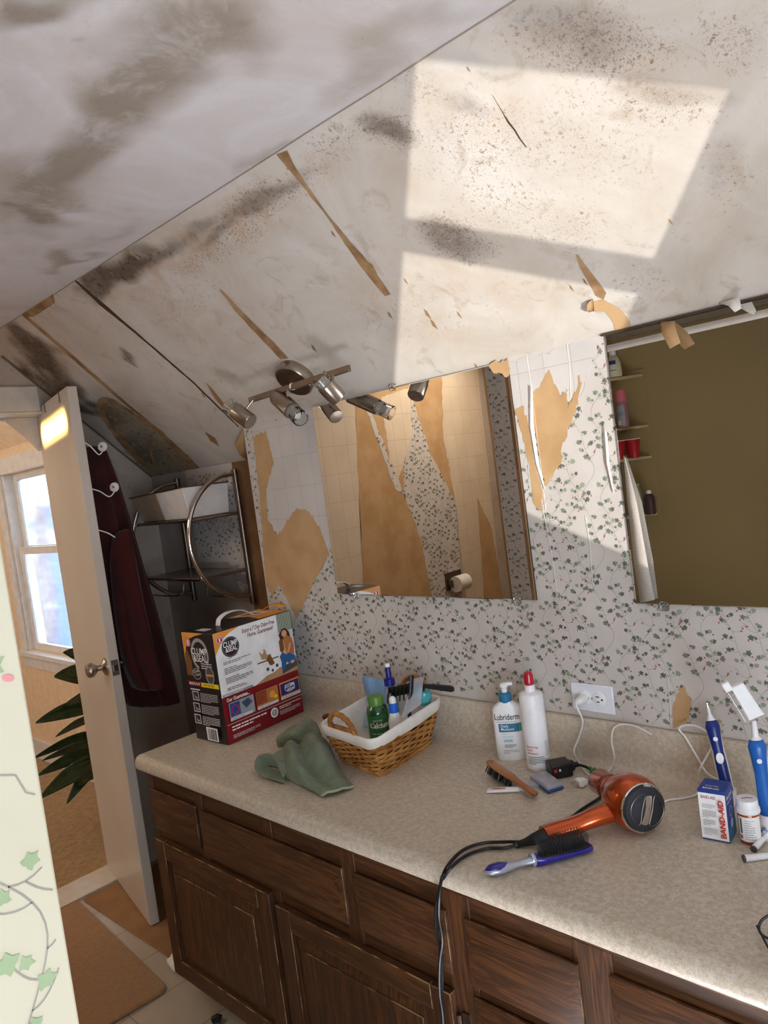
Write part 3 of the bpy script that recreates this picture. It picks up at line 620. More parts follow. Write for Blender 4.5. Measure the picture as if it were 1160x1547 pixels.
wf.box(HW0, HY, HZ0, HW0+.03, HY+.1, HZ1).box(HW1-.03, HY, HZ0, HW1, HY+.1, HZ1)
zm = 1.375
for (za, zb, yo) in ((zm-.01, HZ1, .06), (HZ0, zm+.03, .025)):
    wf.box(HW0+.03, HY+yo, za, HW0+.08, HY+yo+.03, zb).box(HW1-.08, HY+yo, za, HW1-.03, HY+yo+.03, zb).box(HW0+.08, HY+yo, za, HW1-.08, HY+yo+.03, za+.045).box(HW0+.08, HY+yo, zb-.045, HW1-.08, HY+yo+.03, zb)
wf = wf.build('window_1', M['white_trim'], keep=True, bev=.002); struct(wf)
gl = MB().box(HW0+.08, HY+.035, HZ0+.03, HW1-.08, HY+.039, zm).box(HW0+.08, HY+.07, zm, HW1-.08, HY+.074, HZ1-.03).build('window_pane', M['glass'], wf)

# ------------------------------------------------------------------ the vanity
CT, CY, CX = .81, -.58, -2.235                            # worktop height, front edge, left end
van = empty('vanity_cabinet', (-.4, -.28, 0), 'long dark oak vanity cabinet with raised panel doors under the beige worktop', 'cabinet')
FY = -.545
cb = MB(); cb.box(CX+.012, FY+.02, .09, XR-.01, -.004, CT-.045, 1); cb.box(CX+.012, FY+.004, .10, XR-.01, FY+.019, CT-.046, 2)
def stile(x0, x1, z0, z1, mi=0): cb.box(x0, FY, z0, x1, FY+.02, z1, mi)
cb.box(CX+.012, FY, .60+.14, XR-.01, FY+.02, CT-.045, 2)   # top rail
cb.box(CX+.012, FY, .09, XR-.01, FY+.02, .125, 2)
cb.box(CX+.012, FY+.06, 0, XR-.01, -.01, .09, 1)
for a, b in ((CX+.012, -2.205), (-1.965, -1.925), (-1.63, -1.595), (-1.335, -1.285), (-1.03, -.955), (-.725, -.65), (-.40, -.36), (0, .05), (.45, .5), (.95, 1.0)): stile(a, b, .125, .74, 0)
cb.box(CX+.012, FY+.001, .55, XR-.01, FY+.02, .575, 2)
cb.build('cabinet_body', [M['oakz'], M['oak_in'], M['oakx']], van, bev=.0015)
def raised(name, x0, x1, z0, z1, door=True, tilt=0):
    """a frame and panel front: frame, bevelled field"""
    y = FY; mb = MB(); t = .018; f = .055
    if door:
        mb.box(x0, y-t, z0, x0+f, y, z1, 0).box(x1-f, y-t, z0, x1, y, z1, 0).box(x0+f, y-t, z1-f, x1-f, y, z1, 1).box(x0+f, y-t, z0, x1-f, y, z0+f, 1)
        a = f; b = f+.035
        o_ = [V((x0+a, y-.004, z0+a)), V((x1-a, y-.004, z0+a)), V((x1-a, y-.004, z1-a)), V((x0+a, y-.004, z1-a))]
        i_ = [V((x0+b, y-.0135, z0+b)), V((x1-b, y-.0135, z0+b)), V((x1-b, y-.0135, z1-b)), V((x0+b, y-.0135, z1-b))]
        mb.add(o_+i_, [(0, 1, 5, 4), (1, 2, 6, 5), (2, 3, 7, 6), (3, 0, 4, 7)], 0); mb.box(x0+b, y-.0165, z0+b, x1-b, y-.0130, z1-b, 0)
        mb.box(x0+f, y-.004, z0+f, x1-f, y, z1-f, 2)
    else:
        b = .022; o_ = [V((x0, y-.008, z0)), V((x1, y-.008, z0)), V((x1, y-.008, z1)), V((x0, y-.008, z1))]
        i_ = [V((x0+b, y-t, z0+b)), V((x1-b, y-t, z0+b)), V((x1-b, y-t, z1-b)), V((x0+b, y-t, z1-b))]
        mb.box(x0, y-.008, z0, x1, y, z1, 1); mb.add(o_+i_, [(0, 1, 5, 4), (1, 2, 6, 5), (2, 3, 7, 6), (3, 0, 4, 7), (4, 5, 6, 7)], 1)
    o = mb.build(name, [M['oakz'], M['oakx'], M['oak_in'], M['oak_worn_highlight']], van, bev=.0022); o.modifiers['bevel'].material = 3; return o
raised('drawer', -2.215, -1.955, .575, .70, False)
raised('drawer', -1.935, -1.325, .562, .695, False)
raised('drawer', -1.285, -1.015, .562, .697, False)
raised('drawer', -.965, -.715, .560, .697, False); raised('drawer', -.965, -.715, .40, .535, False); raised('drawer', -.965, -.715, .24, .38, False)
raised('drawer', -.655, -.10, .562, .705, False); raised('drawer', -.05, .45, .562, .705, False); raised('drawer', .5, .95, .562, .705, False)
raised('door', -2.215, -1.625, .105, .545); raised('door', -1.60, -1.02, .105, .525)
raised('door', -.655, -.38, .105, .535); raised('door', -.37, -.05, .105, .535); raised('door', 0, .45, .105, .535)
hg = MB().box(-1.006, FY-.004, .425, -.988, FY, .485).cyl((-1.012, FY-.008, .43), (-1.012, FY-.008, .48), .005, 8)
hg.build('hinge', M['nickel_dark'], van)

# worktop: one pressed piece, rolled front edge, cove and upstand
prof = [(-.003, .0), (-.003, .111), (-.018, .111), (-.021, .108), (-.022, .03), (-.027, .012), (-.038, .002), (-.055, 0)]
prof += [(CY+.035, 0), (CY+.018, .0005), (CY+.008, -.004), (CY+.002, -.012), (CY, -.022), (CY, -.036), (CY+.004, -.041), (CY+.02, -.042), (-.003, -.042)]
nx = 8; mb = MB(); rings = [[V((CX+(XR-.002-CX)*i/nx, y, CT+z)) for y, z in prof] for i in range(nx+1)]; mb.loft(rings)
top = mb.build('countertop', M['laminate'], smooth=True, ang=50)
tag(top, 'long speckled beige laminate worktop with rolled front edge and low upstand', 'countertop')
bv = top.modifiers.new('b', 'BEVEL'); bv.width = .008; bv.segments = 3; bv.limit_method = 'ANGLE'; bv.angle_limit = math.radians(60)

# ------------------------------------------------------------------ wall mirrors
def mirror(x0, x1, z0, z1, label, bevel):
    r = empty('wall_mirror', ((x0+x1)/2, 0, z0), label, 'mirror')
    y = -.0075; b = bevel
    MB().box(x0, y+.0005, z0, x1, -.0012, z1).build('mirror_back', M['mirror_edge'], r)
    mb = MB()
    o_ = [V((x0, y+.0004, z0)), V((x1, y+.0004, z0)), V((x1, y+.0004, z1)), V((x0, y+.0004, z1))]
    i_ = [V((x0+b, y-.0006, z0+b)), V((x1-b, y-.0006, z0+b)), V((x1-b, y-.0006, z1-b)), V((x0+b, y-.0006, z1-b))]
    mb.add(o_+i_, [(0, 1, 5, 4), (1, 2, 6, 5), (2, 3, 7, 6), (3, 0, 4, 7), (4, 5, 6, 7)])
    mb.build('mirror_glass', M['silver'], r)
    return r
m1 = mirror(-1.829, -1.073, 1.212, 1.822, 'frameless rectangular mirror below the spotlight bar, toilet paper holder reflected in it', .002)
m2 = mirror(-.805, .115, 1.212, 1.826, 'wide frameless mirror above the wall outlet, shower shelf and curtain rod reflected in it', .002)
def clip(x, z, par):
    MB().box(x-.009, -.013, z-.014, x+.009, -.0015, z+.006).cyl((x, -.014, z-.008), (x, -.012, z-.008), .003, 8).build('mirror_clip', M['glass'], par, bev=.002)
clip(-1.13, 1.212, m1); clip(-1.74, 1.212, m1); clip(-.738, 1.212, m2); clip(.0, 1.212, m2)
for x, z in ((-1.47, 1.822),): clip(x, z+.006, m1)
sliv = flap('torn_paper_sliver', [[at(942, 688, 'y', -.012), at(945, 694, 'y', -.012)], [at(948, 760, 'y', -.014), at(962, 760, 'y', -.02)], [at(958, 850, 'y', -.014), at(978, 850, 'y', -.022)], [at(967, 911, 'y', -.011), at(989, 906, 'y', -.016)]],
            gridded('ribbed_paper', (222, 214, 204), (224, 216, 206), (196, 186, 176), .5, .008, 'xz'), None)
tag(sliv, 'long pointed sliver of torn white paper standing at the corner of the wide mirror', 'paper')
# framing bead over the wide mirror
o = MB().box(-.815, -.010, 1.8265, .12, -.001, 1.831).build('trim_6', M['crack'], keep=True); struct(o)

# ------------------------------------------------------------------ spotlight bar under the slope
sc_ = at(449, 566, 'slope'); lamp = empty('spotlight_bar', sc_, 'brushed nickel bar lamp with round base and three tilted spot heads, fixed above the mirror', 'lamp')
MB().lathe([(.062, 0), (.062, .026), (.058, .032), (.02, .034)], sc_, SN, 40).build('mounting_base', M['nickel'], lamp, smooth=True)
bl, br_ = at(377, 605, 'y', -.165), at(528, 556, 'y', -.165)
dv = (br_-bl).normalized(); up_ = V((0, 0, 1)); sd = dv.cross(up_).normalized(); up2 = sd.cross(dv)
mb = MB(); mb.loft([[p+sd*a*.005+up2*b*.009 for a, b in ((-1, -1), (1, -1), (1, 1), (-1, 1))] for p in (bl, br_)]); mb.build('bar', M['nickel_dark'], lamp, bev=.0015)
mid = bl.lerp(br_, .47); MB().cyl(sc_+SN*.03, mid, .011, 16).build('bar_stem', M['nickel'], lamp, smooth=True)
def spot(a, b, arm):   # a metal end, b glass end
    h = MB(); d = (b-a); L = d.length; n = d.normalized()
    h.lathe([(.006, 0), (.0245, .001), (.0265, .004), (.0265, L*.66), (.0255, L*.67), (.022, L*.66), (.020, L*.3)], a, n, 28)
    o = h.build('spot_head', M['nickel'], lamp, smooth=True)
    MB().lathe([(.022, L*.55), (.0235, L*.66), (.0245, L*.72), (.0245, L), (.021, L*1.01), (.020, L*.8)], a, n, 28, cap=False).build('glass_ring', M['glass'], o, smooth=True)
    MB().lathe([(.004, L*.5), (.012, L*.6), (.015, L*.84), (.010, L*.9), (.002, L*.92)], a, n, 20).build('bulb', M['frosted'], o, smooth=True)
    MB().cyl(arm, a.lerp(b, .35)+(arm-a).normalized()*.012, .0045, 10).build('joint', M['nickel'], o, smooth=True)
spot(at(379, 638, 'y', -.19), at(345, 612, 'y', -.21), bl.lerp(br_, .05))
spot(at(419, 600, 'y', -.16), at(454, 632, 'y', -.20), bl.lerp(br_, .42))
spot(at(511, 603, 'y', -.17), at(481, 570, 'y', -.225), bl.lerp(br_, .86))

# ------------------------------------------------------------------ the open door with its rack of hooks and robes
H0, H1 = V((-3.285, -.292, 0)), V((-2.679, -.411, 0))
dr = empty('door', (H0.x, H0.y, .01), 'white painted door standing open with a nickel knob', 'door'); struct(dr)
dd = (H1-H0).normalized(); dn = V((-dd.y, dd.x, 0)); th_ = .035            # dn points to the back of the door (away from the camera)
def dpt(s, n, z): return H0+dd*s+dn*n+V((0, 0, z))
DL = (H1-H0).length
mb = MB(); mb.loft([[dpt(0, 0, z), dpt(DL, 0, z), dpt(DL, th_, z), dpt(0, th_, z)] for z in (.012, 2.04)])
mb.build('door_leaf', M['door_paint'], dr, bev=.002)
def knob(side):
    c = dpt(DL-.062, 0 if side < 0 else th_, 1.0); ax = dn*side
    MB().lathe([(.033, 0), (.033, .006), (.024, .011), (.012, .016), (.011, .032), (.018, .038), (.027, .048), (.0285, .058), (.025, .068), (.014, .073), (.003, .074)], c, ax, 28).build('door_knob', M['nickel'], dr, smooth=True)
knob(-1); knob(1)
mb = MB(); c = dpt(DL+.0005, th_/2, 1.0); mb.box(-.0012, -.0125, -.029, .0012, .0125, .029, M=Matrix.Translation(c) @ Matrix.Rotation(math.atan2(dd.y, dd.x), 4, 'Z')).build('strike_plate', M['nickel_dark'], dr)
mb = MB(); mb.box(-.001, -.007, -.011, .010, .007, .011, M=Matrix.Translation(c) @ Matrix.Rotation(math.atan2(dd.y, dd.x), 4, 'Z')).build('latch', M['chrome'], dr)

hk = empty('over_door_hook_rack', dpt(DL-.07, th_, 1.82), 'white wire rack over the back of the door with round ceramic knobs', 'hook rack')
for s in (.20, .47):
    s = s*DL/.6; P = [dpt(s, -.002, 2.0), dpt(s, -.002, 2.0425), dpt(s, th_+.002, 2.0425), dpt(s, th_+.002, 1.80)]
    mb = MB()
    for a, b in zip(P, P[1:]): mb.loft([[q-dd*.007, q+dd*.007, q+dd*.007+(dn*.0015+V((0, 0, .0015))), q-dd*.007+(dn*.0015+V((0, 0, .0015)))] for q in (a, b)])
    mb.build('door_strap', M['nickel_dark'], hk)
for i, (kx, ky, ax_, ay_) in enumerate(((155, 675, 131, 667), (173, 736, 140, 738), (190, 801, 149, 800))):
    k = at(kx, ky, 'x', -2.70); b = dpt(DL-.022, th_, 0); b.z = at(ax_, ay_, 'x', b.x).z
    P = spline([b, b+(k-b)*.35+V((0, 0, -.012)), b+(k-b)*.72+V((0, 0, -.034)), k+V((0, 0, -.012)), k], 6)
    hk1 = MB().tube(P, .0022, 7).build('wire_hook', M['white_pl'], hk, smooth=True)
    ax3 = V((.55, -.8, .1)) if i < 2 else V((.2, .6, 1.0))
    if i < 2:
        MB().lathe([(.004, -.006), (.014, -.005), (.0185, 0), (.0175, .004), (.013, .006), (.010, .0055), (.004, .007)], k, ax3, 24).build('ceramic_knob', M['ceramic'], hk1, smooth=True)
        MB().ball(k+ax3.normalized()*.008, .004, 10).build('knob_screw', M['nickel_dark'], hk1, smooth=True)
    else: MB().ball(k, .006, 12, sc=(1.3, 1.3, .7)).build('ceramic_knob', M['ceramic'], hk1, smooth=True)

def robe(name, left, right, m, label, dx=0.0, folds=5, amp=.018, seed=1):
    """left/right: outline in the photo; the cloth is a closed sleeve of that width and its own depth"""
    rings = []; n = 36; R = random.Random(seed); ph = R.uniform(0, 6)
    for i, ((lx, ly), (rx, ry)) in enumerate(zip(left, right)):
        a = at(lx, ly, 'x', -2.74+dx); b = at(rx, ry, 'x', -2.70+dx); c = (a+b)/2; h = (b-a)/2; ring = []
        h.z = h.z
        for k in range(n):
            t = 2*PI*k/n; fold = 1+.30*math.sin(folds*t+ph+i*.10)*min(1, i/2.0)+.10*math.sin(11*t+i*.2)
            ring.append(c + h*math.cos(t)*(1+.07*math.sin(folds*t+ph+i*.1)) + V((1, .15, 0))*(amp*1.4*(1+i*.22)*math.sin(t)*fold))
        rings.append(ring)
    fine = []
    for i in range(len(rings)-1):
        for q in range(4):
            def cr(k, t=q/4):
                a, b, c_, d = rings[max(i-1, 0)][k], rings[i][k], rings[i+1][k], rings[min(i+2, len(rings)-1)][k]
                return .5*((2*b)+(c_-a)*t+(2*a-5*b+4*c_-d)*t*t+(3*b-a-3*c_+d)*t**3)
            fine.append([cr(k) for k in range(n)])
    fine.append(rings[-1]); end = sum(rings[-1], V())/n
    fine.append([end+(p-end)*.55+V((0, 0, -.012)) for p in rings[-1]])
    st = sum(fine[0], V())/n; fine.insert(0, [st+(p-st)*.4+V((0, 0, .01)) for p in fine[0]])
    o = MB().loft(fine).build(name, m, smooth=True, ang=180); return tag(o, label, 'robe')
robe('hanging_robe', [(132, 676), (136, 720), (142, 770), (152, 840), (164, 910), (176, 980), (188, 1040), (196, 1066)], [(160, 682), (178, 730), (196, 790), (216, 860), (234, 920), (250, 980), (264, 1030), (268, 1058)], M['robe'], 'dark maroon fleece robe hanging behind the open door from the upper hooks', -.05, 6, .02, 3)
robe('hanging_robe', [(170, 812), (166, 850), (170, 900), (178, 960), (190, 1010), (206, 1040)], [(196, 800), (206, 850), (216, 905), (228, 960), (238, 1010), (240, 1036)], M['robe2'], 'brighter wine red garment hanging from the lowest hook in front of the maroon robe', .03, 4, .02, 9)

# ------------------------------------------------------------------ rack on the recess wall
rk = empty('chrome_shelf_rack', (-2.69, .10, 1.14), 'chrome tube rack with two shelves and curved side arms on the recess wall', 'shelf rack')
xa, xb, yp, yf = -2.905, -2.47, .108, -.135
for x in (xa, xb):
    MB().cyl((x, yp, 1.135), (x, yp, 1.672), .0115, 14).build('post', M['nickel_dark'], rk, smooth=True)
    P = [V((x, yp, 1.655))]+[V((x, yp-.02-(yp-.02-yf)*math.sin(PI*t), 1.655-.485*(1-math.cos(PI*t))/2)) for t in [.06+.88*k/24 for k in range(25)]]+[V((x, yp, 1.17))]
    MB().tube(P, .009, 10).build('curved_arm', M['chrome'], rk, smooth=True)
M['smoke'] = mat('smoked_shelf', (96, 84, 76), .25)
for z, nm in ((1.505, 'upper'), (1.28, 'lower')):
    sh = MB().box(xa+.008, yf+.02, z-.004, xb-.008, yp-.004, z).build('shelf', M['smoke'], rk, bev=.001)
    MB().tube([(xa, yp, z-.008), (xa, yf+.022, z-.008), (xb, yf+.022, z-.008), (xb, yp, z-.008)], .0045, 8).build('shelf_rail', M['chrome'], sh, smooth=True)
MB().tube(spline([(xa, yf+.04, 1.25), (xa+.01, yf+.02, 1.225), (xa+.06, yf, 1.215), (xb-.16, yf, 1.215), (xb-.12, yf+.01, 1.225), (xb-.115, yf+.02, 1.26)], 6), .0035, 8).build('towel_rail', M['chrome'], rk, smooth=True)
MB().tube([(xa+.16, yp-.02, 1.21), (xa+.16, yp-.03, 1.165), (xb-.01, yp-.03, 1.165), (xb-.01, yp-.02, 1.21)], .003, 7).build('towel_rail', M['chrome'], rk, smooth=True)
bx = empty('storage_box', (-2.68, 0, 1.5055), 'low box on the upper chrome shelf, clear side tan and half white', 'box')
MB().loft([[V((xa+.03, yf+.045, 1.506)), V((-2.70, yf+.045, 1.506)), V((-2.70, .085, 1.506)), V((xa+.03, .085, 1.506))], [V((xa-.005, yf+.02, 1.612)), V((-2.70, yf+.02, 1.618)), V((-2.70, .09, 1.618)), V((xa-.005, .09, 1.612))]]).build('tan_box_half', mat('tan_film', (168, 146, 124), .25, coat=.4), bx, bev=.003)
MB().loft([[V((-2.699, yf+.045, 1.506)), V((-2.51, yf+.045, 1.506)), V((-2.51, .085, 1.506)), V((-2.699, .085, 1.506))], [V((-2.699, yf+.02, 1.618)), V((-2.50, yf+.02, 1.624)), V((-2.50, .09, 1.624)), V((-2.699, .09, 1.618))]]).build('white_box_half', M['liner'], bx, bev=.003)
MB().tube([(xa-.01, yf+.018, 1.613), (-2.70, yf+.016, 1.620), (-2.495, yf+.016, 1.626), (-2.495, .09, 1.626)], .0025, 6).build('lid_edge', M['nickel_dark'], bx)

# ------------------------------------------------------------------ floor mats, tissue
def slab(name, pts, z, m, label, cat, r=.02):
    mb = MB(); n = len(pts); lo = [V((x, y, .001)) for x, y in pts]; hi = [V((x, y, z)) for x, y in pts]; mb.loft([lo, hi]); o = mb.build(name, m, bev=z*.35); return tag(o, label, cat)
def rc_(pts, r=.03, n=5):
    out = []; N = len(pts)
    for i in range(N):
        a, b, c_ = V((*pts[i-1], 0)), V((*pts[i], 0)), V((*pts[(i+1) % N], 0)); d1 = (a-b).normalized(); d2 = (c_-b).normalized()
        for k in range(n+1):
            t = k/n; p = (b+d1*r)*(1-t)**2+b*2*t*(1-t)+(b+d2*r)*t*t; out.append((p.x, p.y))
    return out
slab('bath_mat', rc_([(-3.13, -.49), (-2.30, -.553), (-2.33, -1.02), (-3.12, -1.05)], .035), .014, M['rug'], 'plain tan bath mat on the tile floor beside the vanity', 'bath mat')
slab('bath_mat', rc_([(-3.13, -.475), (-2.40, -.462), (-2.30, -.43), (-2.30, .06), (-3.10, .06)], .02), .008, M['rug2'], 'brown stained mat lying under the open door', 'bath mat')
ts = MB().ball((-2.352, -.483, .03), .035, 14, sc=(1.2, .8, .9)); ts = ts.build('crumpled_tissue', M['liner'], smooth=True)
for v in ts.data.vertices: v.co += v.co.normalized()*noise.noise(v.co*60)*.016
tag(ts, 'crumpled white tissue on the floor at the left corner of the vanity', 'tissue'); ts.location.z = .004
so = MB().tube([at(322, 1541, 'z', .01), at(327, 1538, 'z', .015), at(334, 1540, 'z', .01)], .012, 8).build('dark_sock', M['black'], smooth=True); tag(so, 'small black scrap on the floor tiles in front of the vanity', 'scrap')

# ------------------------------------------------------------------ lettering and printing
_cache = {}
def glyphs(txt, bold=0):
    k = (txt, bold)
    if k not in _cache:
        cu = bpy.data.curves.new('t', 'FONT'); cu.body = txt; cu.size = 1; cu.offset = bold; cu.resolution_u = 3
        ob = bpy.data.objects.new('t', cu); COL.objects.link(ob)
        dg = bpy.context.evaluated_depsgraph_get(); me = bpy.data.meshes.new_from_object(ob.evaluated_get(dg))
        vs = [v.co.copy() for v in me.vertices]; fs = [tuple(p.vertices) for p in me.polygons]
        bpy.data.objects.remove(ob); bpy.data.curves.remove(cu); bpy.data.meshes.remove(me)
        _cache[k] = (vs, fs)
    return _cache[k]
class Panel:
    """printing on a flat or wrapped face: (u, v) in metres from its lower left corner"""
    def __init__(s, fn): s.fn = fn; s.mb = MB(); s.mats = []; s.k = 0
    def mi(s, m):
        if m not in s.mats: s.mats.append(m)
        return s.mats.index(m)
    def lay(s, pts, fs, m):
        s.k += 1; s.mb.add([s.fn(x, y, .00025+.00004*s.k) for x, y in pts], fs, s.mi(m))
    def poly(s, pts, m):
        tr = tessellate_polygon([[V((x, y, 0)) for x, y in pts]]); out = []
        for t in tr:
            a, b, c = [pts[i] for i in t]
            out.append(tuple(t) if (b[0]-a[0])*(c[1]-a[1])-(b[1]-a[1])*(c[0]-a[0]) > 0 else tuple(reversed(t)))
        s.lay(pts, out, m)
    def rect(s, x0, y0, x1, y1, m, nu=1):
        pts = []; fs = []
        for i in range(nu+1):
            x = x0+(x1-x0)*i/nu; pts += [(x, y0), (x, y1)]
        for i in range(nu): fs.append((2*i, 2*i+2, 2*i+3, 2*i+1))
        s.lay(pts, fs, m)
    def disc(s, x, y, r, m, ry=None, n=20): s.poly([(x+r*math.cos(2*PI*k/n), y+(ry or r)*math.sin(2*PI*k/n)) for k in range(n)], m)
    def ring(s, x, y, r0, r1, m, n=24, sy=1, a0=0, a1=360):
        pts = []; fs = []
        for k in range(n+1):
            a = math.radians(a0+(a1-a0)*k/n); pts += [(x+r0*math.cos(a), y+r0*sy*math.sin(a)), (x+r1*math.cos(a), y+r1*sy*math.sin(a))]
        for k in range(n): fs.append((2*k, 2*k+1, 2*k+3, 2*k+2))
        s.lay(pts, fs, m)
    def text(s, t, x, y, h, m, bold=0.0, wide=1.0, rot=0, width=None, slant=0):
        vs, fs = glyphs(t, bold)
        if not vs: return
        w0 = max(p.x for p in vs); sx = h*wide/.7
        if width: sx = width/w0
        sy = h/.7; c, sn = math.cos(math.radians(rot)), math.sin(math.radians(rot)); pts = []
        for p in vs:
            a, b = p.x*sx+p.y*sy*slant, p.y*sy; pts.append((x+a*c-b*sn, y+a*sn+b*c))
        s.lay(pts, fs, m)
    def lines(s, x, y, w_, n, h, gap, m, seed=0):
        """paragraphs too small to read: rows of short word marks"""
        R = random.Random(seed)
        for i in range(n):
            cx = x; yy = y-i*gap; end = x+w_*(1 if i < n-1 else R.uniform(.4, .8))
            while cx < end:
                L = min(R.uniform(.006, .018)*w_/.1, end-cx); s.rect(cx, yy, cx+L*.85, yy+h, m); cx += L
    def done(s, name, parent): return s.mb.build(name, s.mats, parent)
def ink(name, col, rough=.45): return mat('ink_'+name, col, rough)
I = dict(white=ink('white', (235, 235, 235)), black=ink('black', (24, 22, 24)), red=ink('red', (126, 18, 30)), brightred=ink('bright_red', (190, 36, 30)), orange=ink('orange', (226, 150, 60)), yellow=ink('yellow', (228, 200, 40)), blue=ink('blue', (36, 70, 140)), navy=ink('navy', (40, 36, 110)), grey=ink('grey', (150, 150, 152)), lgrey=ink('light_grey', (206, 204, 206)), dgrey=ink('dark_grey', (76, 74, 78)), skin=ink('skin', (214, 160, 124)), hair=ink('hair', (60, 34, 24)), jeans=ink('jeans', (44, 96, 150)), cloth=ink('cloth', (178, 112, 60)), green=ink('green', (92, 118, 74)), tan=ink('tan', (176, 140, 104)), teal=ink('teal', (44, 108, 140)), tealg=ink('teal_green', (70, 150, 130)), lblue=ink('light_blue', (150, 196, 216)), brown=ink('brown', (120, 76, 40)), gold=ink('gold', (206, 140, 60)))

# ------------------------------------------------------------------ cat litter carton
BW, BD, BH = .166, .322, .353
lb = empty('litter_carton', (-2.008, -.380, CT+.0006), 'tall cat litter carton, white, red and black, with a paper strap handle on top', 'box', math.radians(3.2))
cm = MB(); cm.box(-BW, 0, 0, 0, BD, BH); cm.build('carton', ink('carton_black', (26, 22, 24), .35), lb, local=True, bev=.0025)
P = Panel(lambda u, v, k: V((k, u, v))); U_, V_ = BD, BH
def R_(a, b, c, d, m): P.rect(a*U_, b*V_, c*U_, d*V_, I[m])
def PL(pts, m): P.poly([(a*U_, b*V_) for a, b in pts], I[m])
R_(.005, .42, .995, .995, 'white'); R_(.005, .005, .995, .42, 'red')
PL([(.005, .995), (.005, .80), (.06, .86), (.12, .93), (.2, .965), (.32, .995)], 'orange')
P.disc(.075*U_, .925*V_, .014, I['brightred']); P.ring(.075*U_, .925*V_, .0105, .0125, I['white']); P.rect(.066*U_, .905*V_, .084*U_, .945*V_, I['white'])
P.ring(.19*U_, .84*V_, .024, .034, I['dgrey'], sy=.95); P.disc(.19*U_, .84*V_, .026, I['black'])
P.text('CLUMP', .105*U_, .845*V_, .017, I['white'], .02, width=.056); P.text('&SEAL', .125*U_, .80*V_, .014, I['white'], .02, width=.046)
P.text('7 DAY', .16*U_, .755*V_, .007, I['red'], .01, rot=12); P.text('odor control', .15*U_, .735*V_, .005, I['dgrey'], .01, rot=12)
P.text('Enjoy a 7 Day Odor-Free', .345*U_, .925*V_, .0125, I['red'], .02, width=.136, slant=.15); P.text('Home, Guaranteed!', .405*U_, .875*V_, .0125, I['red'], .02, width=.108, slant=.15)
# the photograph printed on the carton: room, curtain, seated person with a cat, cats on the floor
R_(.80, .80, .995, .995, 'green')
for i in range(9): R_(.805+i*.021, .80, .812+i*.021, .995, 'lgrey')
PL([(.80, .82), (.995, .82), (.995, .42), (.80, .42)], 'lgrey')
PL([(.42, .42), (.995, .42), (.995, .505), (.70, .50), (.55, .46)], 'tan'); PL([(.78, .43), (.995, .46), (.995, .52), (.80, .50)], 'dgrey')
PL([(.48, .60), (.76, .60), (.76, .612), (.48, .612)], 'brown')
PL([(.80, .80), (.85, .845), (.90, .85), (.945, .80), (.96, .70), (.90, .66), (.83, .70)], 'hair')
PL([(.84, .75), (.90, .78), (.965, .74), (.985, .66), (.97, .56), (.88, .56), (.845, .66)], 'cloth')
P.disc(.875*U_, .80*V_, .0115, I['skin']); PL([(.81, .72), (.85, .74), (.88, .60), (.855, .59), (.84, .68)], 'skin'); PL([(.93, .70), (.95, .69), (.89, .58), (.875, .60)], 'skin')
PL([(.775, .60), (.82, .635), (.86, .60), (.90, .61), (.985, .56), (.99, .51), (.90, .50), (.86, .53), (.82, .47), (.78, .475), (.79, .54)], 'jeans'); PL([(.90, .51), (.94, .495), (.97, .515), (.93, .53)], 'skin')
PL([(.79, .74), (.81, .76), (.845, .75), (.85, .66), (.82, .62), (.79, .65)], 'brown')
PL([(.52, .70), (.56, .72), (.60, .71), (.61, .66), (.66, .65), (.67, .64), (.60, .62), (.54, .63)], 'tan'); P.disc(.555*U_, .70*V_, .007, I['white']); PL([(.60, .62), (.65, .66), (.70, .56), (.64, .54)], 'brown')
PL([(.56, .50), (.58, .54), (.64, .555), (.70, .53), (.76, .54), (.75, .50), (.68, .48), (.60, .47)], 'white'); P.disc(.60*U_, .525*V_, .006, I['dgrey']); P.disc(.725*U_, .53*V_, .006, I['dgrey']); P.disc(.66*U_, .50*V_, .005, I['dgrey'])
for i, (vv, n, c) in enumerate(((.715, 2, 'dgrey'), (.66, 1, 'red'), (.645, 3, 'dgrey'), (.575, 1, 'red'), (.56, 3, 'dgrey'), (.485, 1, 'red'), (.47, 1, 'dgrey'))):
    P.lines(.075*U_, vv*V_, .34*U_, n, .0020, .0052, I[c], i)
R_(.01, .425, .38, .445, 'grey'); P.text('PRODUCT GUARANTEE', .03*U_, .428*V_, .0048, I['white'], .01)
P.text('Our Guarantee...', .045*U_, .375*V_, .011, I['white'], .02, width=.09)
for a, b, c1, c2 in ((.06, .365, 'grey', 'blue'), (.395, .68, 'cloth', 'gold'), (.705, .975, 'gold', 'navy')):
    R_(a, .20, b, .36, c1)
R_(.07, .235, .19, .35, 'blue'); P.ring(.13*U_, .29*V_, .012, .015, I['brightred']); PL([(.21, .33), (.30, .35), (.35, .30), (.26, .26)], 'jeans'); PL([(.225, .32), (.295, .335), (.33, .30), (.26, .275)], 'dgrey')
R_(.40, .24, .53, .355, 'brown'); P.ring(.465*U_, .295*V_, .012, .0155, I['brightred']); PL([(.435, .27), (.445, .262), (.495, .32), (.485, .328)], 'brightred'); P.disc(.60*U_, .29*V_, .012, I['orange']); P.disc(.64*U_, .26*V_, .007, I['yellow'])
R_(.715, .235, .965, .345, 'navy'); P.ring(.84*U_, .29*V_, .020, .023, I['lgrey'], sy=.6); P.text('CLUMP', .77*U_, .295*V_, .010, I['white'], .02, width=.044); P.text('&SEAL', .80*U_, .262*V_, .008, I['white'], .02, width=.034)
for a in (.06, .395, .705): R_(a, .20, a+.27, .225, 'lgrey'); P.text('NO MESS NO ODOR', (a+.02)*U_, .206*V_, .0036, I['dgrey'], .01)
R_(.01, .175, .995, .179, 'lgrey')
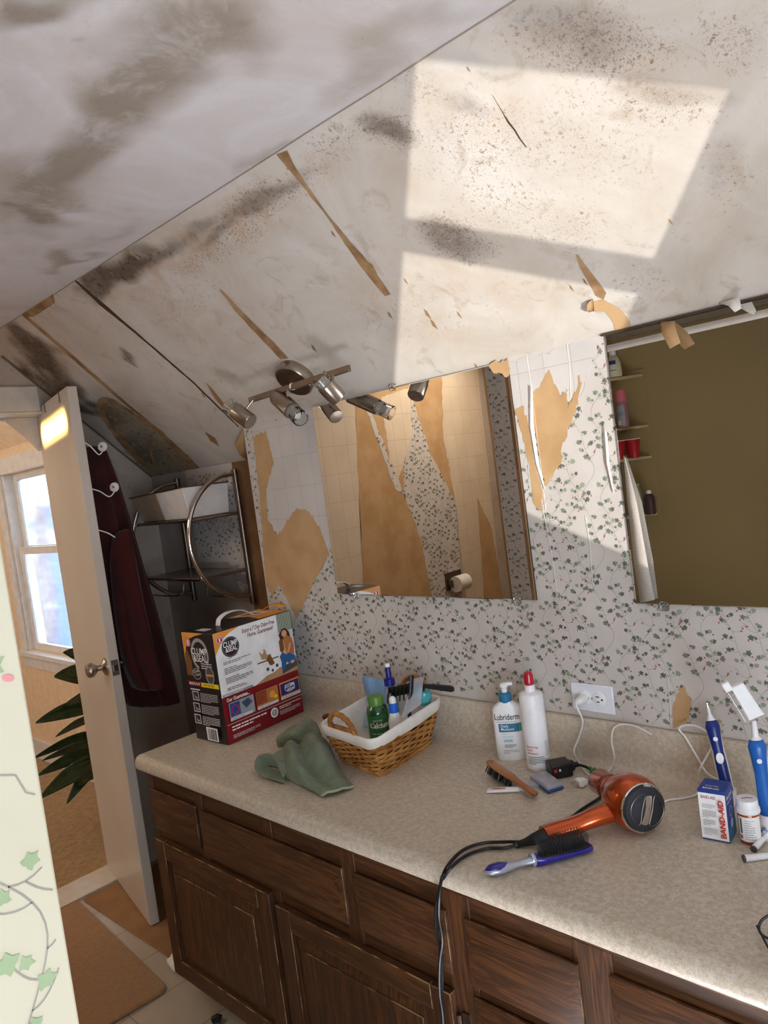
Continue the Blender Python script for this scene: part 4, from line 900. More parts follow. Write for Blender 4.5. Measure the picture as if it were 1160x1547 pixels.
P.lines(.06*U_, .14*V_, .44*U_, 2, .004, .009, I['white'], 8); P.lines(.06*U_, .07*V_, .34*U_, 3, .0016, .004, I['lgrey'], 9); P.lines(.66*U_, .145*V_, .30*U_, 2, .0022, .0055, I['white'], 10); P.lines(.66*U_, .105*V_, .28*U_, 4, .0014, .0035, I['lgrey'], 11)
P.disc(.585*U_, .12*V_, .016, I['white']); P.disc(.585*U_, .12*V_, .011, I['grey']); P.text('7', .57*U_, .105*V_, .010, I['white'], .02)
P.done('printed_front', lb).parent = lb
o = bpy.data.objects['printed_front']; o.data.transform(Matrix.Translation(wloc(lb)))      # drawn in the carton's own frame
P = Panel(lambda u, v, k: V((u-BW, -k, v))); U_ = BW
PL([(.01, .995), (.01, .72), (.05, .80), (.12, .88), (.24, .94), (.45, .97), (.72, .995)], 'orange'); PL([(.01, .60), (.03, .80), (.12, .84), (.22, .74), (.20, .60)], 'brown')
P.disc(.18*U_, .905*V_, .015, I['brightred']); P.ring(.18*U_, .905*V_, .0105, .0125, I['white']); P.rect(.15*U_, .885*V_, .21*U_, .925*V_, I['white'])
P.ring(.52*U_, .80*V_, .036, .046, I['grey'], sy=1.15, a0=-40, a1=250)
P.text('CLUMP', .24*U_, .80*V_, .021, I['white'], .01, width=.086); P.text('&SEAL', .30*U_, .735*V_, .021, I['white'], .01, width=.072); P.lines(.52*U_, .715*V_, .34*U_, 3, .003, .007, I['lgrey'], 3)
P.ring(.34*U_, .62*V_, .020, .023, I['grey'], sy=.8); P.text('CLEAN', .22*U_, .625*V_, .008, I['lgrey'], .01, rot=8); P.text('7 DAY', .26*U_, .595*V_, .008, I['lgrey'], .01, rot=8)
P.disc(.76*U_, .62*V_, .022, I['grey'], ry=.03); P.disc(.76*U_, .62*V_, .018, I['dgrey'], ry=.026); P.rect(.66*U_, .61*V_, .86*U_, .63*V_, I['gold'])
R_(.01, .505, .44, .55, 'red'); R_(.44, .505, .99, .545, 'yellow'); P.text('MULTI-CAT', .05*U_, .515*V_, .008, I['white'], .01); P.text('UNSCENTED', .5*U_, .515*V_, .007, I['black'], .01)
for i in range(3):
    v0 = .37-i*.105; R_(.10, v0, .30, v0+.085, 'lgrey'); R_(.12, v0+.008, .28, v0+.077, 'black'); PL([(.15, v0+.07), (.17, v0+.02), (.25, v0+.015), (.26, v0+.03), (.19, v0+.04)], 'grey'); P.lines(.36*U_, (v0+.07)*V_, .56*U_, 6, .0018, .005, I['lgrey'], 20+i)
P.lines(.12*U_, .475*V_, .5*U_, 1, .004, .005, I['white'], 30)
R_(.45, .025, .80, .145, 'white')
Rr = random.Random(3); x = .49
while x < .76: d_ = Rr.uniform(.006, .02); R_(x, .035, x+d_, .135, 'black'); x += d_+Rr.uniform(.006, .014)
o = P.done('printed_side', lb); o.data.transform(Matrix.Translation(wloc(lb)))
P = Panel(lambda u, v, k: V((u-BW, v, BH+k))); V_ = BD
PL([(.05, .55), (.5, .66), (.95, .60), (.98, .99), (.02, .99)], 'orange'); PL([(.1, .62), (.5, .72), (.6, .95), (.1, .9)], 'lgrey'); PL([(.15, .66), (.4, .73), (.45, .85), (.2, .82)], 'brown'); R_(.3, .06, .62, .15, 'lgrey')
o = P.done('printed_top', lb); o.data.transform(Matrix.Translation(wloc(lb)))
mb = MB(); ctr = spline([(-.083, .085, BH+.001), (-.083, .095, BH+.022), (-.083, .13, BH+.034), (-.083, .18, BH+.030), (-.083, .215, BH+.012), (-.083, .235, BH+.001)], 6)
mb.loft([[p+V((-.012, 0, 0)), p+V((.012, 0, 0)), p+V((.012, 0, .0018)), p+V((-.012, 0, .0018))] for p in ctr]); mb.build('strap_handle', M['white_pl'], lb, local=True, smooth=True)
mb = MB(); mb.loft([[V((-.12+q, .30, BH+.001+.018*math.sin(q*22))), V((-.12+q, .318, BH+.006+.018*math.sin(q*22)))] for q in [k*.012 for k in range(10)]], cap=False, closed=False)
o = mb.build('torn_flap', I['orange'], lb, local=True, smooth=True); o.modifiers.new('t', 'SOLIDIFY').thickness = .001

# ------------------------------------------------------------------ wicker basket with cotton liner
B0 = {'l': V((-1.585, -.29, CT)), 'm': V((-1.395, -.325, CT)), 'r': V((-1.42, -.10, CT)), 'b': V((-1.60, -.075, CT))}
T0 = {'l': V((-1.610, -.330, .922)), 'm': V((-1.362, -.368, .926)), 'r': V((-1.405, -.040, .932)), 'b': V((-1.655, -.045, .925))}
bk = empty('wicker_basket', (-1.5, -.2, CT), 'small honey coloured wicker basket with white cotton liner, full of toiletries', 'basket')
def bpt(s, h, out=0):
    """s runs round the basket 0..4 with rounded corners, h 0..1 up"""
    s %= 4; ks = 'lmrb'; i = int(s); t = s-i; c = (sum(B0.values(), V())/4).lerp(sum(T0.values(), V())/4, h)
    def cn(k): return B0[ks[k % 4]].lerp(T0[ks[k % 4]], h)
    p = cn(i).lerp(cn(i+1), t); e = .10
    if t < e: q = cn(i).lerp(cn(i-1), e); p = q.lerp(cn(i).lerp(cn(i+1), e), .5+.5*t/e) .lerp(p, .35+.3*t/e)
    elif t > 1-e: q = cn(i+1).lerp(cn(i+2), e); u = (1-t)/e; p = q.lerp(cn(i+1).lerp(cn(i), e), .5+.5*u).lerp(p, .35+.3*u)
    d = (p-c); d.z = 0; d.normalize(); return p + d*(out+.006*math.sin(PI*h))
mb = MB(); ns = 192
for j in range(14):
    h = .03+j*.062
    mb.tube([bpt(4*k/ns, h, .0028*math.sin(2*PI*(k/12.0)+(j % 2)*PI)) + V((0, 0, .0009*math.sin(k*.4+j*2))) for k in range(ns)], .0030, 6, 0, closed=True)
for k in range(32): mb.tube([bpt(4*k/32, h_, .0) for h_ in (0, .2, .4, .6, .8, .92)], .0026, 6, 0)
for q in range(3): mb.tube([bpt(4*k/ns, .015+.035*q, .003+.002*math.sin(k*1.1+q*2)) for k in range(ns)], .0036, 6, 0, closed=True)
inn = [[bpt(4*k/40, h_, -.0025) for k in range(40)] for h_ in (.0, .5, .8)]; mb.loft(inn, 1, cap=False)
mb.add([bpt(4*k/40, .02, -.004) for k in range(40)], [tuple(range(40))], 1)
mb.build('woven_body', [M['wicker'], M['wicker_dark']], bk, smooth=True)
mb = MB(); nl = 64
def lp(k, h, out): 
    p = bpt(4*k/nl, h, out); return p
prof = [(.75, .0045), (.77, .0065), (.88, .0085), (.97, .0080), (1.01, .004), (1.012, .0), (.99, -.004), (.80, -.007), (.45, -.009), (.10, -.009)]
mb.loft([[lp(k, h+.018*noise.noise(V((k*.5, h*2, 0))), o_+.0035*noise.noise(V((k*.35, h*6, 4)))) for k in range(nl)] for h, o_ in prof], cap=False)
mb.add([lp(k, .10, -.012) for k in range(nl)], [tuple(range(nl))])
mb.build('cotton_liner', M['liner'], bk, smooth=True, ang=80)
def bhandle(c, d, up, w2, hgt):
    o = MB()
    P1 = [c+d*(w2*math.cos(PI*t))+up*(hgt*math.sin(PI*t)) for t in [k/24 for k in range(25)]]
    for ph in (0, 2.1, 4.2):
        pts = []
        for i, p in enumerate(P1):
            a = ph+i*.75; r_ = (p-c).normalized() if (p-c).length > 1e-4 else up; n_ = d.cross(up).normalized(); pts.append(p+r_*.0042*math.cos(a)+n_*.0042*math.sin(a))
        o.tube(pts, .0042, 7)
    o.build('handle', M['wicker'], bk, smooth=True)
cA = (T0['l']+T0['m'])/2+V((-.012, .006, -.002)); dA = (T0['m']-T0['l']).normalized(); bhandle(cA, dA, V((.05, -.25, 1)).normalized(), .058, .052)
cB = (T0['r']+T0['b'])/2+V((.03, -.01, 0)); dB = (T0['r']-T0['b']).normalized(); bhandle(cB, dB, V((0, .15, 1)).normalized(), .055, .052)
mb = MB(); mb.tube([cA+dA*.05+V((0, .004, .004)), cA+V((0, .004, .006)), cA-dA*.05+V((0, .004, .004))], .006, 8); mb.build('handle_binding', M['wicker'], bk, smooth=True)

# things standing in the basket
def bottle(name, prof, base, m, label, cat, axis=(0, 0, 1), sx=1, sy=1, capprof=None, capm=None, extra=None, rz=0, n=32):
    r = empty(name, base, label, cat)
    MB().lathe(prof, base, axis, n, sx=sx, sy=sy).build('bottle_body', m, r, smooth=True)
    if capprof: MB().lathe(capprof, base, axis, 24, sx=1, sy=1).build('cap', capm, r, smooth=True)
    return r
gz = CT+.02
M['green_gl'] = mat('green_bottle', (22, 70, 30), .12, coat=.6); M['green_cap'] = mat('green_cap', (84, 130, 52), .35)
cp = at(571, 1085, 'y', -.205); gb = bottle('supplement_bottle', [(.028, 0), (.031, .004), (.031, .088), (.027, .102), (.019, .108), (.018, .112)], V((cp.x, -.205, gz+.012)), M['green_gl'], 'dark green supplement bottle with a lighter green cap, standing in the basket', 'bottle', capprof=[(.0215, .108), (.0215, .13), (.0205, .132)], capm=M['green_cap'])
def wrap(c, r, a0):   # printing wrapped round an upright bottle; u from its left edge as seen from angle a0
    return lambda u, v, k: V((c.x+(r+k)*math.cos(a0+u/r), c.y+(r+k)*math.sin(a0+u/r), c.z+v))
def face_cam(c): return math.atan2(CAM.y-c.y, CAM.x-c.x)
c_ = V((cp.x, -.205, gz+.018)); P = Panel(wrap(c_, .0312, face_cam(c_)-1.1)); P.rect(0, .012, .068, .078, ink('label_green', (34, 92, 44)), 14)
P.text('Calcium', .008, .044, .015, I['white'], .02, width=.056); P.text('NATURE', .018, .062, .005, I['lgrey']); P.text('with vitamin D3', .012, .026, .0045, I['lgrey']); P.done('printed_label', gb)
cp = at(597, 1088, 'y', -.195); c_ = V((cp.x, -.195, gz+.004))
M['blue_cap'] = mat('blue_cap', (30, 96, 200), .35)
tb = bottle('lotion_tube', [(.017, 0), (.020, .02), (.019, .075), (.012, .098), (.009, .102)], c_, M['white_pl'], 'white bottle with a blue collar standing in the basket beside the green bottle', 'bottle', capprof=[(.0125, .098), (.0125, .122), (.0095, .124)], capm=M['blue_cap'])
MB().lathe([(.0095, .124), (.0095, .136), (.004, .142)], c_, (0, 0, 1), 20).build('nozzle', M['white_pl'], tb, smooth=True)
cp = at(591, 1050, 'y', -.13); c_ = V((cp.x, -.13, gz))
M['spray_blue'] = mat('spray_blue', (26, 34, 118), .3)
sp_ = bottle('spray_bottle', [(.017, 0), (.018, .01), (.018, .13), (.010, .145), (.009, .152)], c_, mat('clear_bottle', (190, 205, 215), .15, trans=.5), 'slim spray bottle with a navy blue pump, tallest in the basket', 'bottle', capprof=[(.0155, .150), (.0155, .170), (.0085, .172), (.0078, .202), (.007, .204)], capm=M['spray_blue'])
MB().lathe([(.007, .204), (.0065, .212), (.0058, .213)], c_, (0, 0, 1), 18).build('nozzle', M['white_pl'], sp_, smooth=True)
# black handle brush and comb
a, b = at(618, 1072, 'y', -.19), at(622, 1020, 'y', -.17)
o = MB().tube(spline([a-V((0, 0, .04)), a, a.lerp(b, .5)+V((.002, 0, 0)), b], 6), .007, 10, radii=None, flat=.6).build('round_brush_handle', M['black'], smooth=True); tag(o, 'thin black handle standing upright among the toiletries in the basket', 'brush')
cb_ = empty('hair_brush', at(650, 1037, 'y', -.10), 'black vent hair brush lying across the back rim of the basket', 'brush')
a, b = at(640, 1036, 'y', -.10), at(686, 1041, 'y', -.06); ax_ = (b-a).normalized()
MB().loft([[p+V((0, 0, 1))*z*h_+ax_.cross(V((0, 0, 1)))*y*.006 for z, y in ((-1, -1), (-1, 1), (1, 1), (1, -1))] for p, h_ in ((a, .005), (a.lerp(b, .3), .007), (a.lerp(b, .9), .0085), (b, .005))]).build('brush_handle', M['black'], cb_, bev=.002)
c1, c2 = at(640, 1036, 'y', -.10), at(588, 1046, 'y', -.14); mb = MB(); mb.tube([c1, c1.lerp(c2, .5), c2], .006, 8, flat=2.4)
for k in range(9):
    p = c1.lerp(c2, k/8.5); mb.tube([p+V((0, -.004, .014)), p+V((-.002, -.014, -.008)), p+V((-.002, -.018, -.028))], .0022, 6)
mb.build('brush_head', M['black'], cb_, smooth=True)
# clear wrapped packet, turquoise cup, blue cloth, sachets
M['film'] = mat('clear_film', (206, 210, 220), .12, trans=.55)
pk = MB(); a = [at(606, 1086, 'y', -.225), at(636, 1064, 'y', -.185), at(640, 1022, 'y', -.13), at(624, 1026, 'y', -.15)]
pk.poly(a, (.6, -.8, .3), .004); o = pk.build('wrapped_packet', M['film'], bev=.001); tag(o, 'clear plastic packet leaning in the basket beside the upright black handle', 'packet')
cp = at(644, 1052, 'y', -.09); c_ = at(640, 1062, 'y', -.09); o = MB().lathe([(.018, 0), (.021, .01), (.022, .028), (.018, .038), (.008, .042)], c_, (0.2, 0, 1), 24).build('turquoise_jar', mat('turquoise_plastic', (84, 178, 186), .2, trans=.25), smooth=True); tag(o, 'rounded turquoise jar at the back right corner of the basket', 'jar')
bc = MB(); pts = [[(547, 1017), (557, 1022), (566, 1026), (578, 1025), (588, 1032)], [(548, 1030), (557, 1036), (567, 1040), (578, 1036), (590, 1040)], [(552, 1046), (560, 1050), (570, 1052), (580, 1050), (590, 1050)], [(558, 1062), (566, 1064), (574, 1064), (582, 1062), (590, 1060)]]; dpth = [[-.075, -.10, -.085, -.105, -.08], [-.09, -.125, -.095, -.13, -.095], [-.10, -.13, -.11, -.135, -.11], [-.11, -.13, -.12, -.135, -.12]]
o = flap('blue_glove', [[at(*pts[i][j], 'y', dpth[i][j]) for j in range(5)] for i in range(4)], mat('blue_nitrile', (122, 162, 206), .45), None); tag(o, 'pale blue disposable glove sticking out of the back of the basket', 'glove')
o.modifiers['thick'].thickness = .004; o.modifiers.new('s', 'SUBSURF').levels = 2; o.modifiers['s'].render_levels = 2
o = flap('blue_sachet', [[at(532, 1085, 'y', -.16), at(546, 1072, 'y', -.14), at(556, 1078, 'y', -.15)], [at(528, 1100, 'y', -.20), at(545, 1096, 'y', -.17), at(556, 1100, 'y', -.18)]], mat('pale_blue_film', (168, 196, 208), .35), None); tag(o, 'crumpled pale blue sachet inside the basket next to the green bottle', 'sachet')
o = flap('white_sachet', [[at(503, 1086, 'y', -.24), at(522, 1090, 'y', -.23)], [at(500, 1098, 'y', -.27), at(526, 1104, 'y', -.26)]], M['white_pl'], None); tag(o, 'white packet seen under the near handle of the basket', 'packet')
o = MB().lathe([(.006, -.012), (.009, -.008), (.009, .008), (.006, .012)], at(494, 1083, 'y', -.285)+V((0, 0, .0)), (1, .3, .2), 16).build('hair_roller', mat('dark_brown_plastic', (60, 34, 22), .4), smooth=True); tag(o, 'dark brown roller tucked at the near left corner of the basket', 'roller')

# ------------------------------------------------------------------ sage towel, crumpled
def H(px, py, z): return at(px, py, 'z', CT+z)
def cloth(rows, name, parent=None, seed=0, amp=.004, hems=()):
    nr, nc = len(rows), len(rows[0]); cols = [spline([rows[i][j] for i in range(nr)], 8) for j in range(nc)]
    fine = [spline([cols[j][i] for j in range(nc)], 8) for i in range(len(cols[0]))]; a_, b_ = len(fine), len(fine[0]); vs = []
    for r in fine:
        for p in r:
            k = min(1, max(0, (p.z-CT-.004)/.015)); o3 = V((seed, seed*2, 0))
            q = p+V((0, 0, 1))*(noise.noise(p*45+o3)*amp+noise.noise(p*120+o3)*amp*.4)*k+V((1, .5, 0))*noise.noise(p*35+o3*3)*amp*k; q.z = max(q.z, CT+.0065); vs.append(q)
    mb = MB(); mb.add(vs, [(i*b_+j, i*b_+j+1, (i+1)*b_+j+1, (i+1)*b_+j) for i in range(a_-1) for j in range(b_-1)])
    o = mb.build(name, M['towel'], parent, smooth=True, ang=180); s = o.modifiers.new('t', 'SOLIDIFY'); s.thickness = .005; s.offset = 0
    E_ = {'r': [vs[i*b_+b_-1] for i in range(a_)], 'b': [vs[(a_-1)*b_+j] for j in range(b_)], 'l': [vs[i*b_] for i in range(a_)], 't': [vs[j] for j in range(b_)]}
    return o, E_
tw_, E1 = cloth([
 [H(430, 1128, .045), H(440, 1119, .062), H(451, 1126, .046), H(468, 1109, .078), H(484, 1112, .050)],
 [H(422, 1142, .030), H(438, 1132, .074), H(457, 1140, .046), H(479, 1123, .080), H(498, 1128, .040)],
 [H(423, 1162, .012), H(445, 1153, .060), H(468, 1161, .030), H(490, 1145, .056), H(508, 1150, .020)],
 [H(438, 1178, .004), H(459, 1172, .038), H(481, 1178, .014), H(500, 1165, .032), H(518, 1170, .008)],
 [H(486, 1204, .003), H(494, 1198, .012), H(505, 1196, .012), H(520, 1191, .012), H(534, 1190, .003)]], 'hand_towel', None, 1)
tag(tw_, 'crumpled sage green hand towel lying in front of the wicker basket', 'towel')
cloth([[H(456, 1090, .050), H(467, 1085, .060), H(478, 1093, .048), H(485, 1108, .030)], [H(432, 1104, .045), H(450, 1100, .062), H(468, 1106, .046), H(486, 1118, .035)], [H(418, 1116, .032), H(438, 1111, .056), H(456, 1118, .036), H(478, 1124, .040)], [H(420, 1128, .008), H(440, 1128, .010), H(458, 1130, .010), H(480, 1134, .010)]], 'back_fold', tw_, 4)
cloth([[H(426, 1150, .046), H(406, 1139, .044), H(389, 1144, .036), H(386, 1160, .022), H(396, 1171, .012), H(413, 1177, .012), H(430, 1182, .008)], [H(428, 1158, .026), H(410, 1149, .022), H(398, 1152, .018), H(396, 1160, .010), H(404, 1166, .006), H(416, 1171, .006), H(430, 1174, .006)], [H(432, 1166, .006), H(418, 1160, .005), H(408, 1159, .004), H(406, 1161, .004), H(410, 1163, .004), H(420, 1166, .004), H(432, 1170, .004)]], 'left_fold', tw_, 7, .002)
cloth([[H(432, 1130, .060), H(420, 1136, .050), H(410, 1142, .040)], [H(440, 1142, .060), H(430, 1150, .045), H(420, 1156, .034)], [H(440, 1160, .030), H(432, 1168, .020), H(428, 1176, .008)]], 'middle_fold', tw_, 9, .003)
hm = MB(); hm.tube([p+V((0, 0, .001)) for p in E1['b'][::2]], .0034, 6); hm.build('hem', M['towel_hem'], tw_, smooth=True)

# ------------------------------------------------------------------ bottles against the wall
c_ = V((-1.158, -.075, CT)); ang = .55
lo = empty('lotion_bottle', c_, 'white pump lotion bottle with a blue collar and a printed label', 'bottle', ang)
rings = []
for hw_, hd, z in ((.036, .019, 0), (.038, .021, .004), (.038, .021, .10), (.0375, .0205, .128), (.034, .019, .138), (.022, .016, .147), (.0155, .0155, .152)):
    rings.append([V((hw_*math.copysign(abs(math.cos(t))**.7, math.cos(t)), hd*math.copysign(abs(math.sin(t))**.7, math.sin(t)), z)) for t in [2*PI*k/36 for k in range(36)]])
MB().loft(rings).build('bottle_body', M['white_pl'], lo, smooth=True, local=True, ang=60)
MB().lathe([(.0165, .150), (.0165, .170), (.013, .174), (.007, .175)], (0, 0, 0), (0, 0, 1), 28).build('pump_collar', mat('collar_blue', (40, 112, 150), .35), lo, smooth=True, local=True)
mb = MB(); mb.lathe([(.0075, .174), (.0075, .186), (.011, .189), (.011, .195), (.006, .199)], (0, 0, 0), (0, 0, 1), 20); mb.loft([[V((x, y*w2, z+zz)) for y, zz in ((-1, 0), (1, 0), (1, .007), (-1, .007))] for x, z, w2 in ((-.008, .189, .006), (.012, .193, .006), (.022, .192, .0045))])
mb.build('pump_head', M['white_pl'], lo, smooth=True, local=True)
P = Panel(lambda u, v, k: V((u-.034, -.0211*(1-min(.98, abs(u-.034)/.038)**2.857)**.35-k, v))); 
P.text('Lubriderm', .001, .108, .0155, I['black'], .01, width=.064); P.text('Dermatologist Developed', .006, .101, .0036, I['dgrey'], 0, width=.05)
P.rect(.010, .076, .068, .098, I['teal'], 8); P.rect(.060, .076, .068, .098, I['tealg'], 2); P.text('Daily', .015, .0885, .007, I['white'], .005); P.text('Moisture', .015, .0805, .0065, I['white'], .005); P.text('lotion', .016, .0705, .004, I['lblue'], .005)
P.text('Normal to', .018, .062, .0042, I['lblue'], .005); P.rect(.020, .050, .042, .0565, I['lblue'], 3); P.lines(.020, .042, .03, 3, .0012, .003, I['dgrey'], 4); P.lines(.016, .028, .04, 3, .0014, .004, I['grey'], 5)
o = P.done('printed_label', lo); o.data.transform(Matrix.Translation(wloc(lo)))
c_ = V((-1.062, -.098, CT)); a0 = face_cam(c_)
wbtl = bottle('shampoo_bottle', [(.027, 0), (.029, .003), (.030, .01), (.030, .183), (.028, .190), (.022, .194), (.013, .196), (.0125, .212)], c_, M['white_pl'], 'tall white cylindrical bottle with a clear red flip cap', 'bottle', capprof=[(.0105, .212), (.0125, .214), (.0115, .236), (.009, .243), (.004, .244)], capm=mat('red_cap', (176, 24, 44), .25, coat=.4), n=40)
P = Panel(wrap(c_, .0302, a0-1.3)); P.text('Restoring', .012, .062, .0052, I['brightred'], .01); P.text('Daily', .012, .054, .0052, I['brightred'], .01); P.text('Shampoo', .012, .046, .0052, I['brightred'], .01); P.lines(.014, .038, .040, 5, .0016, .0042, I['dgrey'], 6); P.lines(.058, .075, .02, 9, .0014, .0042, I['grey'], 7); P.done('printed_label', wbtl)

# ------------------------------------------------------------------ wooden brush, ointment tube, travel packs
def oriented(a, b, upd=V((0, 0, 1))):
    x = (b-a).normalized(); z = (upd-x*upd.dot(x)).normalized(); y = z.cross(x); return x, y, z
wa, wb_ = H(741, 1152, .030), H(806, 1198, .014)
br = empty('wooden_hair_brush', H(770, 1175, 0), 'wooden oval hair brush with dark bristles leaning bristle side down', 'brush')
x, y, z = oriented(wa, wb_, V((.35, .35, 1))); L = (wb_-wa).length
prof = [(-.01, .004), (.0, .014), (.02, .021), (.05, .024), (.08, .021), (.10, .013), (.115, .0095), (.14, .0105), (.165, .012), (.18, .010), (.186, .003)]
k_ = L/.176
mb = MB(); mb.loft([[wa+x*(s*k_)+y*(w2*math.cos(t))+z*(.0065*min(1, w2/.01)*math.sin(t)) for t in [2*PI*k/20 for k in range(20)]] for s, w2 in prof]); mb.build('wooden_back', mat('beech_wood', (176, 116, 66), .35, col2=(160, 100, 54), nscale=12, stretch=(1, 1, 1)), br, smooth=True, ang=60)
mb = MB(); rr = random.Random(4)
for i in range(15):
    for j in range(7):
        s = .008+i*.0062; w2 = (j-3)*.0056
        if abs(w2) > .021*math.sin(PI*min(1, (s+.01)/.11))+.002: continue
        p = wa+x*(s*k_)+y*w2-z*.005; q = p-z*.017+x*rr.uniform(-.002, .002)+y*rr.uniform(-.002, .002)
        if q.z < CT+.0008: q.z = CT+.0008
        mb.tube([p, q], .0016, 4)
o = mb.build('bristle_tuft', M['black'], br); o['kind'] = 'stuff'
ot = empty('ointment_tube', H(765, 1196, 0), 'small flat white and red ointment tube lying under the wooden brush', 'tube')
a, b = H(736, 1194, .004), H(793, 1192, .007); x, y, z = oriented(a, b)
mb = MB(); mb.loft([[a+x*((b-a).length*s)+y*(w2*math.cos(t))+z*(h2*math.sin(t)) for t in [2*PI*k/16 for k in range(16)]] for s, w2, h2 in ((0, .013, .001), (.3, .012, .004), (.85, .0085, .006), (.88, .004, .004), (1, .004, .004))]); mb.build('tube_body', M['white_pl'], ot, smooth=True)
P = Panel(lambda u, v, k: a+x*u+y*v+z*(.0045+k)); P.rect(.012, -.005, .045, -.002, I['brightred']); P.rect(.016, .001, .04, .004, I['lgrey']); o = P.done('printed_label', ot)
tp_ = empty('travel_case', H(826, 1190, 0), 'small clear topped blue travel case lying beside the wooden brush', 'case')
q4 = [H(800, 1180, .001), H(828, 1200, .001), H(852, 1192, .001), H(826, 1172, .001)]
c4 = sum(q4, V())/4
def ringq(sc, z): return [V((c4.x+(p.x-c4.x)*sc, c4.y+(p.y-c4.y)*sc, CT+z)) for p in q4]
MB().loft([ringq(.94, .0008), ringq(1, .003), ringq(1, .008)]).build('case_base', mat('case_blue', (34, 84, 150), .3), tp_, bev=.0015)
MB().loft([ringq(.97, .0082), ringq(.95, .015), ringq(.80, .018)]).build('case_lid', M['film'], tp_, bev=.0015)
MB().loft([ringq(.5, .0085), ringq(.45, .013)]).build('case_insert', mat('case_pink', (170, 70, 96), .4), tp_)
fp = MB(); q = [H(796, 1192, .001), H(803, 1176, .001), H(822, 1172, .001), H(833, 1180, .001), H(815, 1190, .001)]; fp.poly(q, (0, 0, 1), .007); o = fp.build('clear_blister', M['film'], bev=.001); tag(o, 'empty clear blister with a pink insert behind the blue travel case', 'blister')

# ------------------------------------------------------------------ outlet and what is plugged in
oc = at(896, 1054, 'y', 0)
ou = empty('wall_outlet', (oc.x, 0, oc.z-.035), 'white double outlet plate set sideways on the wallpaper with one plug in it', 'outlet')
MB().box(oc.x-.057, -.006, oc.z-.035, oc.x+.057, -.0007, oc.z+.035).build('cover_plate', M['outlet'], ou, bev=.003)
for s in (-1, 1):
    cx = oc.x+s*.0195; f = MB().lathe([(.0172, 0), (.0172, .0018), (.016, .0025)], (cx, -.006, oc.z), (0, -1, 0), 28).build('socket', M['white_pl'], ou, smooth=True)
    mb = MB()
    if s > 0: mb.box(cx-.0075, -.0092, oc.z+.0052, cx+.0015, -.0086, oc.z+.0075).box(cx-.0065, -.0092, oc.z-.0075, cx+.0015, -.0086, oc.z-.0052).lathe([(.0026, 0), (.0026, .0006)], (cx+.0085, -.0086, oc.z), (0, -1, 0), 12)
    else: mb.lathe([(.0026, 0), (.0026, .0006)], (cx+.0105, -.0086, oc.z), (0, -1, 0), 12)
    mb.build('slot', M['slot'], f)
MB().lathe([(.0028, 0), (.0026, .001)], (oc.x, -.006, oc.z), (0, -1, 0), 12).build('screw', M['nickel'], ou)
px_ = oc.x-.0215
pl = MB(); pl.loft([[V((px_+a*w2, y, oc.z-.001+b*h2)) for a, b in [(math.cos(t), math.sin(t)) for t in [2*PI*k/16 for k in range(16)]]] for y, w2, h2 in ((-.0092, .014, .011), (-.024, .013, .0105), (-.034, .010, .009), (-.040, .006, .006))])
pc = pl.build('charger_cable', M['white_cord'], smooth=True, ang=60); tag(pc, 'white cable plugged into the outlet and dropping to the worktop', 'cable')
def cable(name, pts, r, m, label=None, cat='cable', parent=None, n=8, flat=1.0, closed=False):
    o = MB().tube(spline(pts, n), r, 8, flat=flat).build(name, m, parent, smooth=True)
    if label: tag(o, label, cat)
    return o
cable('cord', [V((px_-.004, -.040, oc.z-.002)), at(872, 1070, 'y', -.05), at(880, 1090, 'y', -.045), at(874, 1115, 'y', -.045), at(867, 1135, 'y', -.055), at(875, 1152, 'z', CT+.008), H(884, 1166, .004), H(896, 1175, .004), H(908, 1174, .008)], .0022, M['white_cord'], parent=pc)
c2 = empty('white_plug_cord', H(880, 1182, 0), 'white two pin plug lying loose on the worktop with its cord looping behind', 'plug')
a, b = H(872, 1183, .010), H(890, 1178, .010); x, y, z = oriented(a, b)
MB().loft([[a+x*s+y*(w2*p)+z*(h2*q) for p, q in ((-1, -1), (1, -1), (1, 1), (-1, 1))] for s, w2, h2 in ((0, .011, .007), (.010, .0115, .008), (.014, .009, .007), (.022, .008, .006))]).build('plug_body', M['white_pl'], c2, bev=.0015)
for s in (-1, 1): MB().box(-.0155, -.0008, -.003, 0, .0008, .003, M=Matrix.Translation(a+y*(.0062*s)) @ Matrix((x, y, z)).transposed().to_4x4()).build('pin', M['chrome'], c2)
MB().tube([b, b+x*.02, H(912, 1175, .010)], .0035, 8).build('strain_relief', M['white_pl'], c2, smooth=True)
cable('cord', [H(912, 1175, .010), H(922, 1160, .006), at(928, 1145, 'y', -.06), at(924, 1122, 'y', -.04), at(926, 1102, 'y', -.03), at(936, 1095, 'y', -.026), at(952, 1095, 'y', -.024), at(966, 1100, 'y', -.026), at(985, 1110, 'y', -.03)], .0021, M['white_cord'], parent=c2)
